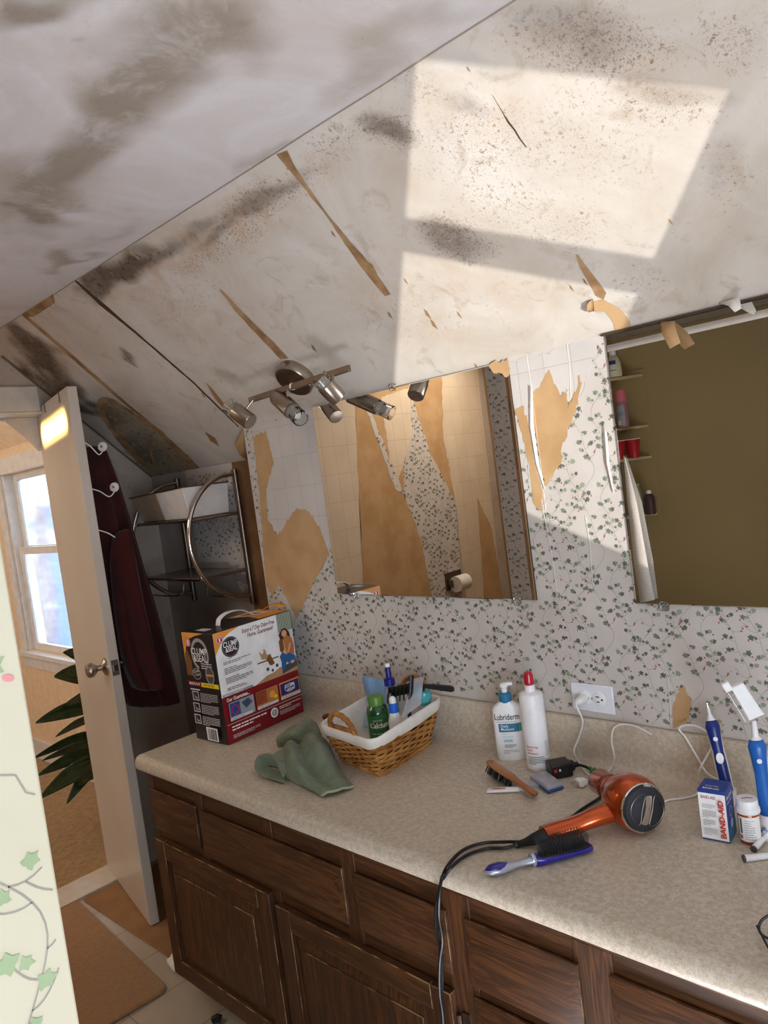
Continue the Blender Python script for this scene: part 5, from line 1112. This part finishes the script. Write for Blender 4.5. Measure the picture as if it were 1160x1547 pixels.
# knot of white and green ties
cable('knot', [H(904, 1170, .012), H(914, 1166, .022), H(912, 1176, .016), H(904, 1174, .022), H(912, 1168, .012), H(916, 1178, .018)], .0022, M['white_cord'], parent=c2)
ad = empty('black_adapter', H(850, 1160, 0), 'chunky black safety plug lying on the worktop, tied with a green twist', 'plug')
a, b = H(829, 1163, .018), H(860, 1157, .018); x, y, z = oriented(a, b)
Mx = Matrix.Translation(a) @ Matrix((x, y, z)).transposed().to_4x4(); LL = (b-a).length
mb = MB(); mb.box(0, -.022, -.0165, LL, .022, .0165, M=Mx); mb.build('adapter_body', M['black'], ad, bev=.003)
MB().lathe([(.015, 0), (.014, .003), (.012, .010), (.007, .013), (.006, .022)], b, x, 20).build('cable_collar', M['black'], ad, smooth=True)
mb = MB(); mb.box(.006, -.0232, .000, .012, -.0222, .007, M=Mx); mb.build('red_button', I['brightred'], ad); mb = MB(); mb.box(.018, -.0232, .001, .022, -.0222, .006, M=Mx); mb.build('white_button', I['white'], ad)
cable('cord', [b+x*.02, H(888, 1160, .014), H(902, 1172, .014), H(910, 1186, .010), H(915, 1196, .006), H(905, 1206, .005), H(880, 1222, .005), H(858, 1238, .005), H(830, 1250, .005), H(810, 1262, .005), H(785, 1272, .005)], .0034, M['rubber'], parent=ad)
mb = MB(); g = H(897, 1166, .017); mb.tube([g+V((-.010, 0, -.003)), g+V((0, .004, .006)), g+V((.010, -.002, 0)), g+V((.004, -.006, -.008))], .005, 8, flat=.5); mb.tube([g+V((-.012, .004, .008)), g, g+V((.014, -.002, -.008))], .004, 6, flat=.5)
mb.build('green_tie', mat('green_tie', (36, 120, 60), .5), ad, smooth=True)

# ------------------------------------------------------------------ hair dryer
M['copper'] = mat('copper_metallic', (176, 72, 20), .22, .75, coat=.6)
hd = empty('hair_dryer', H(930, 1220, 0), 'metallic copper orange hair dryer lying on its side with a black cord', 'hair dryer')
rc0 = H(972, 1221, .056); nz = H(905, 1180, .050); x, y, z = oriented(rc0, nz)
L = (nz-rc0).length
mb = MB(); prof = [(.030, .000), (.046, .002), (.053, .014), (.056, .032), (.054, .052), (.047, .074), (.036, .094), (.029, .108), (.027, .118), (.027, L*1.0), (.0255, L+.002), (.023, L-.02)]
mb.lathe(prof, rc0, x, 40); mb.build('body_shell', M['copper'], hd, smooth=True, ang=50)
MB().lathe([(.0275, .118), (.0285, .119), (.0285, .126), (.0275, .127)], rc0, x, 32, cap=False).build('nozzle_ring', mat('copper_dark', (150, 62, 22), .25, .7, coat=.5), hd, smooth=True)
MB().lathe([(.046, .006), (.044, -.006), (.036, -.012), (.0, -.013)], rc0, x, 36).build('rear_filter', mat('filter_grey', (36, 38, 44), .55, bump=.8, bscale=900, bdist=.001), hd, smooth=True)
mb = MB(); mb.tube([rc0+x*(.002)+(y*math.cos(t)+z*math.sin(t))*.0465 for t in [2*PI*k/40 for k in range(40)]], .0028, 8, closed=True); mb.build('filter_rim', M['chrome'], hd, smooth=True)
# chrome band across the filter: bowed strip
vz = (z*.94+y*-.34).normalized(); vy = x.cross(vz).normalized(); mb = MB(); rings = []
for k in range(15):
    t = -1+2*k/14; w2 = .0065+.005*t*t; dep = -.0155+.013*abs(t)**2.2; c0 = rc0+vz*(.0475*t)+x*dep
    rings.append([c0-vy*w2, c0-vy*w2*.5-x*.001, c0+vy*w2*.5-x*.001, c0+vy*w2, c0+vy*w2+x*.003, c0-vy*w2+x*.003])
mb.loft(rings); mb.build('chrome_band', M['chrome'], hd, smooth=True)
for s in (-1, 1):
    mb = MB(); cc = rc0-x*.0125+vy*(s*.024); mb.tube([cc+vz*(.030*math.cos(t))*(1-.0)+vy*(s*.010*math.cos(t)**2*-1+.013*math.sin(t)) for t in [2*PI*k/28 for k in range(28)]], .0008, 6, closed=True); mb.build('filter_edge', M['nickel_dark'], hd, smooth=True)
ha = rc0+x*.045-z*.012; hb = H(838, 1256, .022); hc_ = H(795, 1273, .014)
P = spline([ha, H(905, 1232, .038), H(870, 1246, .028), hb, H(822, 1262, .020)], 6); n = len(P)
MB().tube(P, .02, 18, radii=[.026-.006*min(1, i/(n*.4))+.002*(i/n) for i in range(n)], flat=.82).build('handle', M['copper'], hd, smooth=True)
P = spline([H(836, 1256, .021), H(822, 1262, .020), H(806, 1268, .016), H(795, 1272, .011), H(780, 1276, .007)], 5); n = len(P)
MB().tube(P, .01, 16, radii=[.0195-.0145*(i/(n-1))**1.1 for i in range(n)], flat=.85).build('handle_end', M['black'], hd, smooth=True)
FYc = CY-.012
drop = [V((0, 0, 0))]
def front(px, py, dy=0): return at(px, py, 'y', FYc-dy)
cA_ = [H(784, 1275, .007), H(762, 1281, .006), H(735, 1282, .005), H(705, 1292, .005), H(680, 1312, .006), at(667, 1335, 'y', CY+.004), front(661, 1358), front(658, 1380), front(660, 1410), front(666, 1440), front(668, 1480), front(666, 1520), front(672, 1560), front(676, 1620)]
cable('cord', cA_, .0034, M['rubber'], parent=hd)
cB_ = [H(785, 1272, .012), H(760, 1272, .008), H(728, 1274, .006), H(700, 1284, .006), H(680, 1303, .008), at(668, 1325, 'y', CY+.002), front(664, 1350, .006), front(663, 1385, .007), front(668, 1420, .007), front(664, 1455, .007), front(664, 1500, .007), front(669, 1540, .007), front(670, 1620, .007)]
cable('cord', cB_, .0034, M['rubber'], parent=hd)
MB().cyl(H(790, 1274, .008), H(778, 1277, .006), .006, 12).build('cord_clip', M['black'], hd)

# ------------------------------------------------------------------ blue and silver styling brush
sb_ = empty('styling_brush', H(810, 1300, 0), 'navy blue and silver hair brush with stiff black pins lying pins up', 'brush')
a, b = H(731, 1318, .012), H(893, 1276, .010); x, y, z = oriented(a, b); L = (b-a).length
def seg(s0, s1, ws, nm, m, par=sb_, up_=0.0, hh=.6, n=18):
    mb = MB(); mb.loft([[a+x*(L*(s0+(s1-s0)*k/(len(ws)-1)))+y*(w2*math.cos(t))+z*(w2*hh*math.sin(t)+up_) for t in [2*PI*q/n for q in range(n)]] for k, w2 in enumerate(ws)]); return mb.build(nm, m, par, smooth=True, ang=60)
M['navy_gloss'] = mat('navy_gloss', (26, 20, 120), .18, coat=.6); M['silver_pl'] = mat('silver_plastic', (170, 176, 190), .25, .6)
seg(.0, .44, [.004, .0125, .0145, .0145, .0125, .0095, .0085, .0095, .0115], 'silver_handle', M['silver_pl'])
seg(.015, .25, [.003, .010, .0125, .0128, .011, .007, .003], 'blue_grip', M['navy_gloss'], up_=.0035)
MB().lathe([(.0125, 0), (.0130, .002), (.0130, .005), (.0125, .007)], a+x*(L*.43), x, 20).build('silver_collar', M['silver_pl'], sb_, smooth=True)
mb = MB(); sec = []
for s, w2, h2 in ((.44, .011, .010), (.50, .0155, .009), (.60, .0175, .0075), (.75, .018, .0065), (.92, .0175, .006), (.985, .014, .005), (1.0, .006, .004)):
    sec.append([a+x*(L*s)+y*(w2*p)+z*(h2*q-.002) for p, q in ((-1, -.2), (-.8, -.8), (.8, -.8), (1, -.2), (1, .6), (.8, .9), (-.8, .9), (-1, .6))])
mb.loft(sec); mb.build('brush_head', M['navy_gloss'], sb_, bev=.0015)
mb = MB(); mb.loft([[a+x*(L*s)+y*(w2*math.cos(t))+z*(.0045+.0025*math.sin(t)) for t in [2*PI*q/16 for q in range(16)]] for s, w2 in ((.50, .004), (.53, .013), (.70, .0145), (.90, .0145), (.96, .010))]); mb.build('pin_cushion', M['black'], sb_, smooth=True)
mb = MB()
for i in range(16):
    for j in range(6):
        p = a+x*(L*(.52+.028*i))+y*((j-2.5)*.0048)+z*.005; q = p+z*.026+y*((j-2.5)*.0016)+x*.001; mb.tube([p, q], .0008, 4); mb.ball(q, .0013, 6)
o = mb.build('brush_pins', M['black'], sb_); o['kind'] = 'stuff'

# ------------------------------------------------------------------ plaster carton, pill bottle, toothbrushes
bb = V((-.5580, -.2335, CT+.0006)); d1 = (V((-.595, -.2375, 0))-V((bb.x, bb.y, 0))); rz = math.atan2(d1.y, d1.x)-PI     # local x to the right
ba = empty('bandage_carton', bb, 'small upright carton of bandages, white and blue with a red name down the corner', 'box', rz)
w1, w2_, hB = .050, .052, .099
MB().box(-w1, 0, 0, 0, w2_, hB).build('carton', ink('carton_blue', (28, 60, 140), .4), ba, local=True, bev=.0012)
P = Panel(lambda u, v, k: V((u-w1, -k, v))); P.rect(.0005, .0005, w1-.0005, hB-.006, I['white']); P.rect(.0005, .0005, w1-.0005, .003, I['blue'])
P.text('BAND-AID', .005, .082, .0060, I['red'], .02, width=.027); P.lines(.006, .070, .024, 3, .0010, .0028, I['grey'], 1); P.lines(.006, .058, .026, 5, .0011, .0030, I['grey'], 2); P.lines(.007, .040, .022, 4, .0011, .0030, I['grey'], 3); P.lines(.007, .024, .026, 5, .0010, .0026, I['grey'], 4)
P.text('BAND-AID', w1-.0035, .010, .0098, I['brightred'], .03, rot=90, width=.074)
o = P.done('printed_front', ba); o.data.transform(Matrix.Translation(wloc(ba)))
P = Panel(lambda u, v, k: V((k, u, v))); P.rect(.0, .0005, w2_-.0005, .028, I['teal']); P.text('TRU-STAY', .004, .080, .0065, I['white'], .02, width=.040); P.text('plastic strips', .006, .072, .004, I['white'], .005, width=.034); P.ring(.026, .052, .008, .010, I['lblue']); P.disc(.026, .030, .009, I['lblue'])
o = P.done('printed_side', ba); o.data.transform(Matrix.Translation(wloc(ba)))
P = Panel(lambda u, v, k: V((u-w1, v, hB+k))); P.text('BAND-AID', .008, .006, .006, I['white'], .02, rot=0, width=.03); P.text('sterile', .010, .018, .005, I['lgrey'], .01, width=.024); o = P.done('printed_top', ba); o.data.transform(Matrix.Translation(wloc(ba)))

c_ = V((-.530, -.205, CT)); a0 = face_cam(c_)
pb_ = bottle('pill_bottle', [(.0185, 0), (.0205, .003), (.0205, .064), (.0185, .068), (.017, .069)], c_, mat('amber_plastic', (196, 92, 28), .15, trans=.35, coat=.4), 'amber pill bottle with a white cap in front of the bandage carton', 'bottle', capprof=[(.0235, .066), (.0240, .067), (.0235, .074), (.0225, .076), (.0212, .077), (.0205, .090), (.0195, .0925), (.012, .0925)], capm=M['white_pl'])
P = Panel(wrap(c_, .0207, a0-1.15)); P.rect(0, .008, .050, .060, I['white'], 14); P.rect(.003, .012, .009, .020, I['brightred'], 2); P.rect(.005, .024, .009, .056, I['dgrey'], 2)
for i in range(9): P.lines(.015, .052-i*.0048, .030, 1, .0013, .003, I['grey'], 30+i)
P.done('printed_label', pb_)
pb_.scale = (.92, .92, .90)
MB().tube([c_+V((-.008, -.006, .0928)), c_+V((.0, .002, .0932)), c_+V((.010, .006, .0928))], .0008, 5).build('pen_mark', I['red'], pb_)

M['tb_blue'] = mat('toothbrush_blue', (30, 96, 178), .3); M['tb_navy'] = mat('toothbrush_navy', (24, 44, 118), .3)
def toothbrush(root, A, B, r, m, wz):
    d = (B-A); L = d.length; n = d.normalized(); fw_ = (CAM-A); fw_ = (fw_-n*fw_.dot(n)).normalized(); sd_ = n.cross(fw_)
    prof = [(.8, 0), (1, .03), (1, .35), (.92, .55), (.98, .75), (1.02, .88), (.7, .97), (.35, 1.0)]
    rg = lambda ks, k1, ph: [[A+d*t+(sd_*math.cos(q)+fw_*math.sin(q))*(r*s*k1) for q in [2*PI*k/24 for k in range(24)]] for s, t in ks]
    MB().loft(rg(prof, 1, 0)).build('handle_shell', M['white_pl'], root, smooth=True)
    # coloured grip down the face towards the camera
    mb = MB(); rings = []
    for s, t in ((1, .02), (1, .18), (1, .35), (.92, .55), (.98, .75), (1.02, .88), (.72, .965)):
        hw = 1.0 if t > .6 else .85
        if t > .85: hw = 1.35
        rings.append([A+d*t+(sd_*math.cos(q)+fw_*math.sin(q))*(r*s*1.035) for q in [PI/2+hw*(-1+2*k/12) for k in range(13)]])
    mb.loft(rings, closed=False, cap=False); o = mb.build('rubber_grip', m, root, smooth=True); sm = o.modifiers.new('t', 'SOLIDIFY'); sm.thickness = .0012; sm.offset = 0
    q = A+d*.72+fw_*(r*1.05); MB().lathe([(.0045, 0), (.0045, .001), (.003, .0014)], q, fw_, 20).build('power_button', M['white_pl'], root, smooth=True)
    if wz:
        q = A+d*.46+fw_*(r*.99); MB().lathe([(.0075, 0), (.0072, .0012)], q, fw_, 20, sy=1.5).build('white_oval', M['white_pl'], root, smooth=True)
    return n, fw_, sd_
A, B = at(1096, 1180, 'y', -.085), at(1073, 1084, 'y', -.075); A = at(1099, 1195, 'y', -.095)
t1 = empty('electric_toothbrush', V((A.x, A.y, CT)), 'navy electric toothbrush without its head, standing behind the bandage carton', 'toothbrush')
n, f_, s_ = toothbrush(t1, A, B, .0135, M['tb_navy'], True)
MB().lathe([(.0065, 0), (.005, .003), (.0035, .006), (.003, .016), (.0022, .020)], B, n, 16).build('drive_collar', M['white_pl'], t1, smooth=True)
MB().cyl(B+n*.018, B+n*.030, .0012, 8).build('drive_pin', M['chrome'], t1)
MB().lathe([(.024, 0), (.024, .012), (.018, .018), (.016, (A.z-CT)+.004)], (A.x, A.y, CT+.0005), (0, 0, 1), 28).build('charger_base', M['white_pl'], t1, smooth=True)
A, B = at(1160, 1232, 'y', -.165), at(1141, 1112, 'y', -.16)
t2 = empty('electric_toothbrush', V((A.x, A.y, CT)), 'bright blue electric toothbrush on a white charging base with a covered brush head', 'toothbrush')
n, f_, s_ = toothbrush(t2, A, B, .0155, M['tb_blue'], False)
MB().lathe([(.031, 0), (.033, .004), (.031, .014), (.022, .022), (.018, (A.z-CT)+.005)], (A.x+.002, A.y, CT+.0005), (0, 0, 1), 32).build('charger_base', M['white_pl'], t2, smooth=True)
e = at(1138, 1088, 'y', -.16); MB().lathe([(.0062, 0), (.0055, .01), (.0045, (e-B).length)], B, e-B, 16).build('brush_neck', M['white_pl'], t2, smooth=True)
h0, h1 = at(1142, 1083, 'y', -.165), at(1112, 1034, 'y', -.175); hx = (h1-h0).normalized(); hf = (CAM-h0); hf = (hf-hx*hf.dot(hx)).normalized(); hs = hx.cross(hf)
mb = MB(); mb.loft([[h0+(h1-h0)*t+hs*(w2*p)+hf*(.008*q) for p, q in ((-1, -1), (1, -1), (1, 1), (-1, 1))] for t, w2 in ((0, .016), (.1, .0145), (1, .0125))]); mb.build('travel_cover', M['white_pl'], t2, bev=.0025)
mb = MB(); mb.loft([[h0+(h1-h0)*t-hf*.004-hs*(p*.0008+.021)+hf*(.008*q) for p, q in ((-1, -1), (1, -1), (1, 1), (-1, 1))] for t in (0, .9)]); mb.build('cover_flap', M['white_pl'], t2, bev=.0004)
mb = MB(); kk = h0+(h1-h0)*1.02-hs*.017; mb.loft([[kk+hx*t+hs*(.007*p)+hf*(.007*q+.002) for p, q in ((-1, -1), (1, -1), (1, 1), (-1, 1))] for t in (-.006, .012)]); mb.build('cover_catch', M['white_pl'], t2, bev=.0015)
cable('charging_cable', [at(1090, 1180, 'y', -.10), at(1068, 1168, 'y', -.06), at(1052, 1142, 'y', -.045), at(1036, 1115, 'y', -.032), at(1026, 1102, 'y', -.028), at(1034, 1096, 'y', -.03), at(1052, 1097, 'y', -.034), at(1072, 1110, 'y', -.04), at(1076, 1125, 'y', -.05), at(1066, 1145, 'y', -.06), at(1056, 1165, 'y', -.07), H(1056, 1185, .004), H(1052, 1200, .004), H(1030, 1206, .004), H(1012, 1208, .004), H(996, 1214, .004), H(975, 1222, .004)], .0022, M['white_cord'], 'white charger cord looping on the upstand behind the bandage carton', 'cable')
def brushhead(a, b, label, bris):
    r = empty('toothbrush_head', a, label, 'toothbrush head'); d = b-a; n = d.normalized()
    MB().lathe([(.0055, 0), (.0062, .002), (.0055, d.length*.5), (.0040, d.length*.85), (.0035, d.length)], a, n, 18).build('head_stem', M['white_pl'], r, smooth=True)
    MB().lathe([(.0058, -.001), (.0066, .000), (.0064, .0025), (.0058, .003)], a, n, 18).build('colour_ring', I['dgrey'], r, smooth=True)
    if bris:
        MB().lathe([(.006, 0), (.007, .002), (.007, .006)], b+V((0, 0, .002)), (-.4, -.4, 1), 16).build('round_head', M['white_pl'], r, smooth=True)
        MB().lathe([(.0055, .006), (.0062, .013)], b+V((0, 0, .002)), (-.4, -.4, 1), 16).build('bristles', mat('bristle_blue', (60, 110, 170), .7, col2=(220, 225, 232), nscale=300), r)
brushhead(H(1138, 1283, .006), H(1158, 1262, .010), 'loose toothbrush head with blue bristles beside the pill bottle', True)
brushhead(H(1123, 1297, .0065), H(1185, 1290, .0065), 'loose white toothbrush head lying flat at the right edge of the worktop', False)

# spectacles, half in view
gs = empty('spectacles', H(1165, 1405, 0), 'black framed spectacles lying on the worktop near its front edge', 'glasses')
ce = H(1172, 1400, .022)
ux, uz = V((.75, .6, .1)).normalized(), V((-.1, 0, 1)).normalized()
for k in (0, 1):
    c0 = ce+ux*(.064*k); ring = [c0+ux*(.025*math.cos(t))+uz*(.019*math.sin(t)) for t in [2*PI*q/36 for q in range(36)]]
    o = MB().tube(ring, .0021, 8, closed=True).build('rim', M['black'], gs, smooth=True)
    nn_ = ux.cross(uz); mb = MB(); mb.loft([[p+nn_*s for p in ring] for s in (-.0006, .0006)]); mb.build('lens', M['glass'], o)
MB().tube(spline([ce+ux*.025, ce+ux*.032+uz*.006, ce+ux*.039], 5), .0018, 8).build('bridge', M['black'], gs, smooth=True)
for k, s in ((0, -1), (1, 1)):
    p = ce+ux*(-.027 if k == 0 else .091)+uz*.006; nn_ = ux.cross(uz); MB().tube(spline([p, p+nn_*.05+V((0, 0, -.012)), p+nn_*.115+V((0, 0, -.024))], 5), .0018, 8).build('temple_arm', M['black'], gs, smooth=True)

# ------------------------------------------------------------------ in the alcove, seen in the wide mirror
def vm(px, py, y): p = at(px, py, 'y', y); return V((p.x, -p.y, p.z))
r0, r1 = vm(916, 528, 1.44), vm(1160, 481, 1.44); d = (r1-r0).normalized()
rod = MB().cyl((TX+.12, -1.44, r0.z+(TX+.12-r0.x)*0), (PX-.118, -1.44, r0.z), .0145, 16).build('curtain_rod', M['white_trim'], smooth=True); tag(rod, 'white shower curtain rod across the alcove, reflected in the wide mirror', 'rod')
o = MB().box(TX+.118, -2.14, 2.10, PX-.118, -2.10, 2.135).build('trim_7', mat('grey_trim', (130, 122, 104), .5), keep=True); struct(o)
sx0, sx1 = -1.935, -1.70
sc2 = empty('corner_shelf_unit', (sx0, -2.145, 1.16), 'bone coloured plastic corner shelf unit in the shower, reflected in the wide mirror', 'shelf')
def cshelf(z): 
    mb = MB(); pts = [V((sx0-.0, -2.145, z)), V((sx1, -2.145, z)), V((sx0, -1.95, z))]; mb.loft([[p for p in pts], [p+V((0, 0, .016)) for p in pts]]); mb.build('shelf', M['bone'], sc2, bev=.004)
zz = [vm(945, 783, 2.06).z, vm(945, 697, 2.06).z, vm(945, 650, 2.06).z, vm(945, 572, 2.06).z]
for z_ in zz: cshelf(z_)
MB().box(sx0-.015, -2.149, zz[0]-.03, sx1+.01, -2.144, zz[3]+.04).build('back_plate', M['olive'], sc2, bev=.003)
def shb(px, z_, prof, m, label, cat, name, capm=None, cp=None, y=-2.06, sx=1):
    x_ = vm(px, 700, -y).x; c = V((x_, y, z_+.0165)); return bottle(name, prof, c, m, label, cat, capprof=cp, capm=capm, sx=sx)
b_ = shb(946, zz[3], [(.035, 0), (.038, .01), (.036, .07), (.026, .10), (.016, .11)], mat('cream_bottle', (206, 202, 172), .4), 'cream bottle with a dark blue label on the top shower shelf in the mirror', 'bottle', 'shampoo_bottle', M['white_pl'], [(.018, .11), (.017, .13)])
P = Panel(wrap(b_.location, .0372, PI/2-.9)); P.rect(.005, .062, .055, .082, I['navy'], 8); P.rect(.005, .03, .055, .034, I['teal'], 8); P.done('printed_label', b_)
b_ = shb(951, zz[2], [(.026, 0), (.028, .01), (.028, .12), (.024, .135)], mat('shave_can', (150, 110, 120), .35), 'pink topped spray can on the second shower shelf in the mirror', 'can', 'spray_can', mat('pink_cap', (206, 110, 120), .4), [(.027, .13), (.027, .155), (.024, .185), (.022, .19)])
P = Panel(wrap(b_.location, .0282, PI/2-1)); P.rect(.004, .01, .05, .11, I['grey'], 8); P.rect(.03, .012, .046, .035, I['white'], 3); P.rect(.012, .06, .044, .08, I['teal'], 4); P.done('printed_label', b_)
for px_c, y_ in ((959, -2.055), (936, -2.0)):
    x_ = vm(px_c, 680, -y_).x; c = V((x_, y_, zz[1]+.0165)); cu = empty('red_cup', c, 'red plastic party cup on the third shower shelf in the mirror, %s' % ('nearer the middle' if px_c == 959 else 'at the shelf end'), 'cup', group='red cups on the shower shelf')
    MB().lathe([(.026, 0), (.027, .002), (.038, .092), (.037, .092), (.026, .004)], c, (0, 0, 1), 28).build('cup_body', mat('cup_red', (160, 20, 30), .35), cu, smooth=True); MB().tube([c+V((.0385*math.cos(t), .0385*math.sin(t), .093)) for t in [2*PI*k/28 for k in range(28)]], .0018, 6, closed=True).build('cup_rim', M['white_pl'], cu, smooth=True)
shb(961, zz[0], [(.020, 0), (.022, .02), (.021, .11), (.012, .14), (.010, .15)], mat('grey_green_bottle', (120, 124, 104), .4), 'grey green tapered bottle on the lowest shower shelf in the mirror', 'bottle', 'conditioner_bottle', M['bone'], [(.011, .15), (.010, .16)])
shb(977, zz[0], [(.025, 0), (.027, .01), (.026, .085), (.018, .10), (.012, .105)], mat('plum_bottle', (74, 54, 56), .35), 'dark plum bottle with a white cap on the lowest shower shelf in the mirror', 'bottle', 'body_wash_bottle', M['white_pl'], [(.012, .103), (.012, .122)])
# toilet paper on the end wall, seen in the left mirror
tpc = behind(688, 884, XL); tpc.x = XL
th2 = empty('toilet_paper_holder', tpc, 'recessed dark holder with a white toilet paper roll, reflected in the left mirror', 'paper holder')
MB().box(XL+.001, tpc.y-.085, tpc.z-.02, XL+.006, tpc.y+.085, tpc.z+.095).build('holder_plate', M['crack'], th2, bev=.001)
MB().box(XL+.006, tpc.y+.062, tpc.z-.0, XL+.05, tpc.y+.07, tpc.z+.05).box(XL+.006, tpc.y-.07, tpc.z, XL+.05, tpc.y-.062, tpc.z+.05).build('bracket', M['nickel_dark'], th2, bev=.001)
MB().lathe([(.02, -.055), (.052, -.055), (.052, .055), (.02, .055)], (XL+.062, tpc.y-.0, tpc.z+.02), (0, 1, 0), 28).build('paper_roll', M['liner'], th2, smooth=True)

# ------------------------------------------------------------------ plant in the hall
M['leafg'] = mat('dark_leaf', (38, 66, 34), .3, col2=(22, 44, 22), nscale=25, coat=.3); M['stem'] = mat('plant_stem', (60, 80, 44), .6)
pp_ = V((-3.74, .015, 0.004))
pl_ = empty('potted_houseplant', pp_, 'tall houseplant with long dark green leaves behind the open door', 'plant')
MB().lathe([(.07, 0), (.08, .01), (.105, .18), (.11, .185), (.11, .20), (.10, .20), (.098, .17)], pp_, (0, 0, 1), 28).build('pot', mat('terracotta', (150, 92, 62), .7), pl_, smooth=True)
MB().lathe([(.0, .165), (.099, .17)], pp_, (0, 0, 1), 20).build('soil', mat('soil', (50, 36, 26), .95), pl_)
st = spline([pp_+V((0, 0, .18)), pp_+V((.0, -.02, .4)), pp_+V((.0, -.01, .62)), pp_+V((.01, 0, .82)), pp_+V((0, 0, .98))], 8); MB().tube(st, .008, 8).build('stem', M['stem'], pl_, smooth=True)
def leaf(base, tip, w_, droop, seed):
    mb = MB(); n = 12; d = tip-base; side = d.cross(V((0, 0, 1))); side.normalize(); R = random.Random(seed)
    side = d.cross(CAM-base); side.normalize(); up3 = side.cross(d).normalized(); roll = R.uniform(-.7, .7); side = (side*math.cos(roll)+up3*math.sin(roll)); vs = []
    for i in range(n+1):
        t = i/n; c = base+d*t+V((0, 0, 1))*(droop*math.sin(PI*t)); ww = w_*math.sin(PI*min(1, max(.02, (t*.93+.05))))**.8*(1-.25*t) if t > .12 else .0035
        for s in (-1, -.5, 0, .5, 1): vs.append(c+side*(ww*s)+up3*(abs(s)*ww*.35+.004*math.sin(t*18+s)*abs(s)))
    mb.add(vs, [(i*5+j, i*5+j+1, (i+1)*5+j+1, (i+1)*5+j) for i in range(n) for j in range(4)])
    o = mb.build('leaf', M['leafg'], pl_, smooth=True, ang=180); s = o.modifiers.new('t', 'SOLIDIFY'); s.thickness = .0012
LV = [((118, 1012), (96, 985), 20), ((124, 1040), (82, 1022), 24), ((124, 1060), (94, 1068), 14), ((122, 1082), (54, 1092), 18), ((124, 1100), (84, 1113), 9), ((126, 1122), (50, 1146), 10), ((132, 1138), (64, 1149), 10), ((134, 1150), (56, 1172), 14), ((136, 1158), (60, 1206), 20), ((138, 1154), (101, 1214), 14), ((140, 1170), (118, 1186), 18), ((126, 1030), (108, 990), 15), ((138, 1140), (150, 1100), 14)]
for i, ((bx_, by_), (tx_, ty_), wpx) in enumerate(LV):
    b0 = at(bx_, by_, 'x', -3.66); t0 = at(tx_, ty_, 'x', -3.60-.10*(i % 2)); k = min(st, key=lambda q: (q-b0).length)
    leaf(k, t0, wpx*.0027, .018, i)

# ------------------------------------------------------------------ outside the hall window
gr = MB().box(-60, .6, -3.2, 10, 60, -3).build('ground_outside', mat('snowy_ground', (200, 204, 210), .9), keep=True); struct(gr)
def outp(px, py, y): return at(px, py, 'y', y)
nh = empty('neighbour_house', outp(60, 900, 7.0), 'blue grey neighbouring house with white eaves seen through the hall window', 'building')
yh = 7.0; q = [outp(30, 765, yh), outp(85, 822, yh), outp(130, 1050, yh), outp(26, 1050, yh)]
mb = MB(); lo_ = [V((p.x, yh, p.z)) for p in q]; mb.loft([lo_, [p+V((-3, 3, 0)) for p in lo_]]); mb.build('house_wall', gridded('blue_siding', (128, 152, 186), (134, 158, 190), (104, 128, 160), 4, .18, 'xz'), nh)
a, b = outp(26, 756, yh-.2), outp(92, 824, yh-.2); MB().tube([a, b], .14, 4).build('eaves_board', M['white_trim'], nh)
MB().tube([outp(44, 800, yh-.1), outp(66, 1020, yh-.1)], .09, 4).build('corner_board', M['white_trim'], nh)
tr = empty('bare_tree', outp(75, 990, 4.5), 'bare brown tree with a thick trunk outside the hall window', 'tree')
MB().tube(spline([outp(92, 1100, 4.5), outp(78, 980, 4.5), outp(74, 900, 4.6), outp(62, 830, 4.7), outp(58, 740, 4.8)], 5), .14, 10, radii=None).build('trunk', mat('bark', (104, 78, 66), .9, col2=(180, 170, 170), nscale=8), tr, smooth=True)
rr = random.Random(5); mb = MB()
for k in range(70):
    p = outp(rr.uniform(40, 90), rr.uniform(690, 840), rr.uniform(3.8, 5.2)); pts = [p]
    d = V((rr.uniform(-1, 1), rr.uniform(-.3, .3), rr.uniform(-.3, 1))).normalized()
    for i in range(4): d = (d+V((rr.uniform(-.5, .5), rr.uniform(-.3, .3), rr.uniform(-.4, .5)))).normalized(); pts.append(pts[-1]+d*rr.uniform(.08, .22))
    mb.tube(pts, .008, 4)
o = mb.build('twigs', mat('twig', (96, 84, 86), .9), tr); o['kind'] = 'stuff'
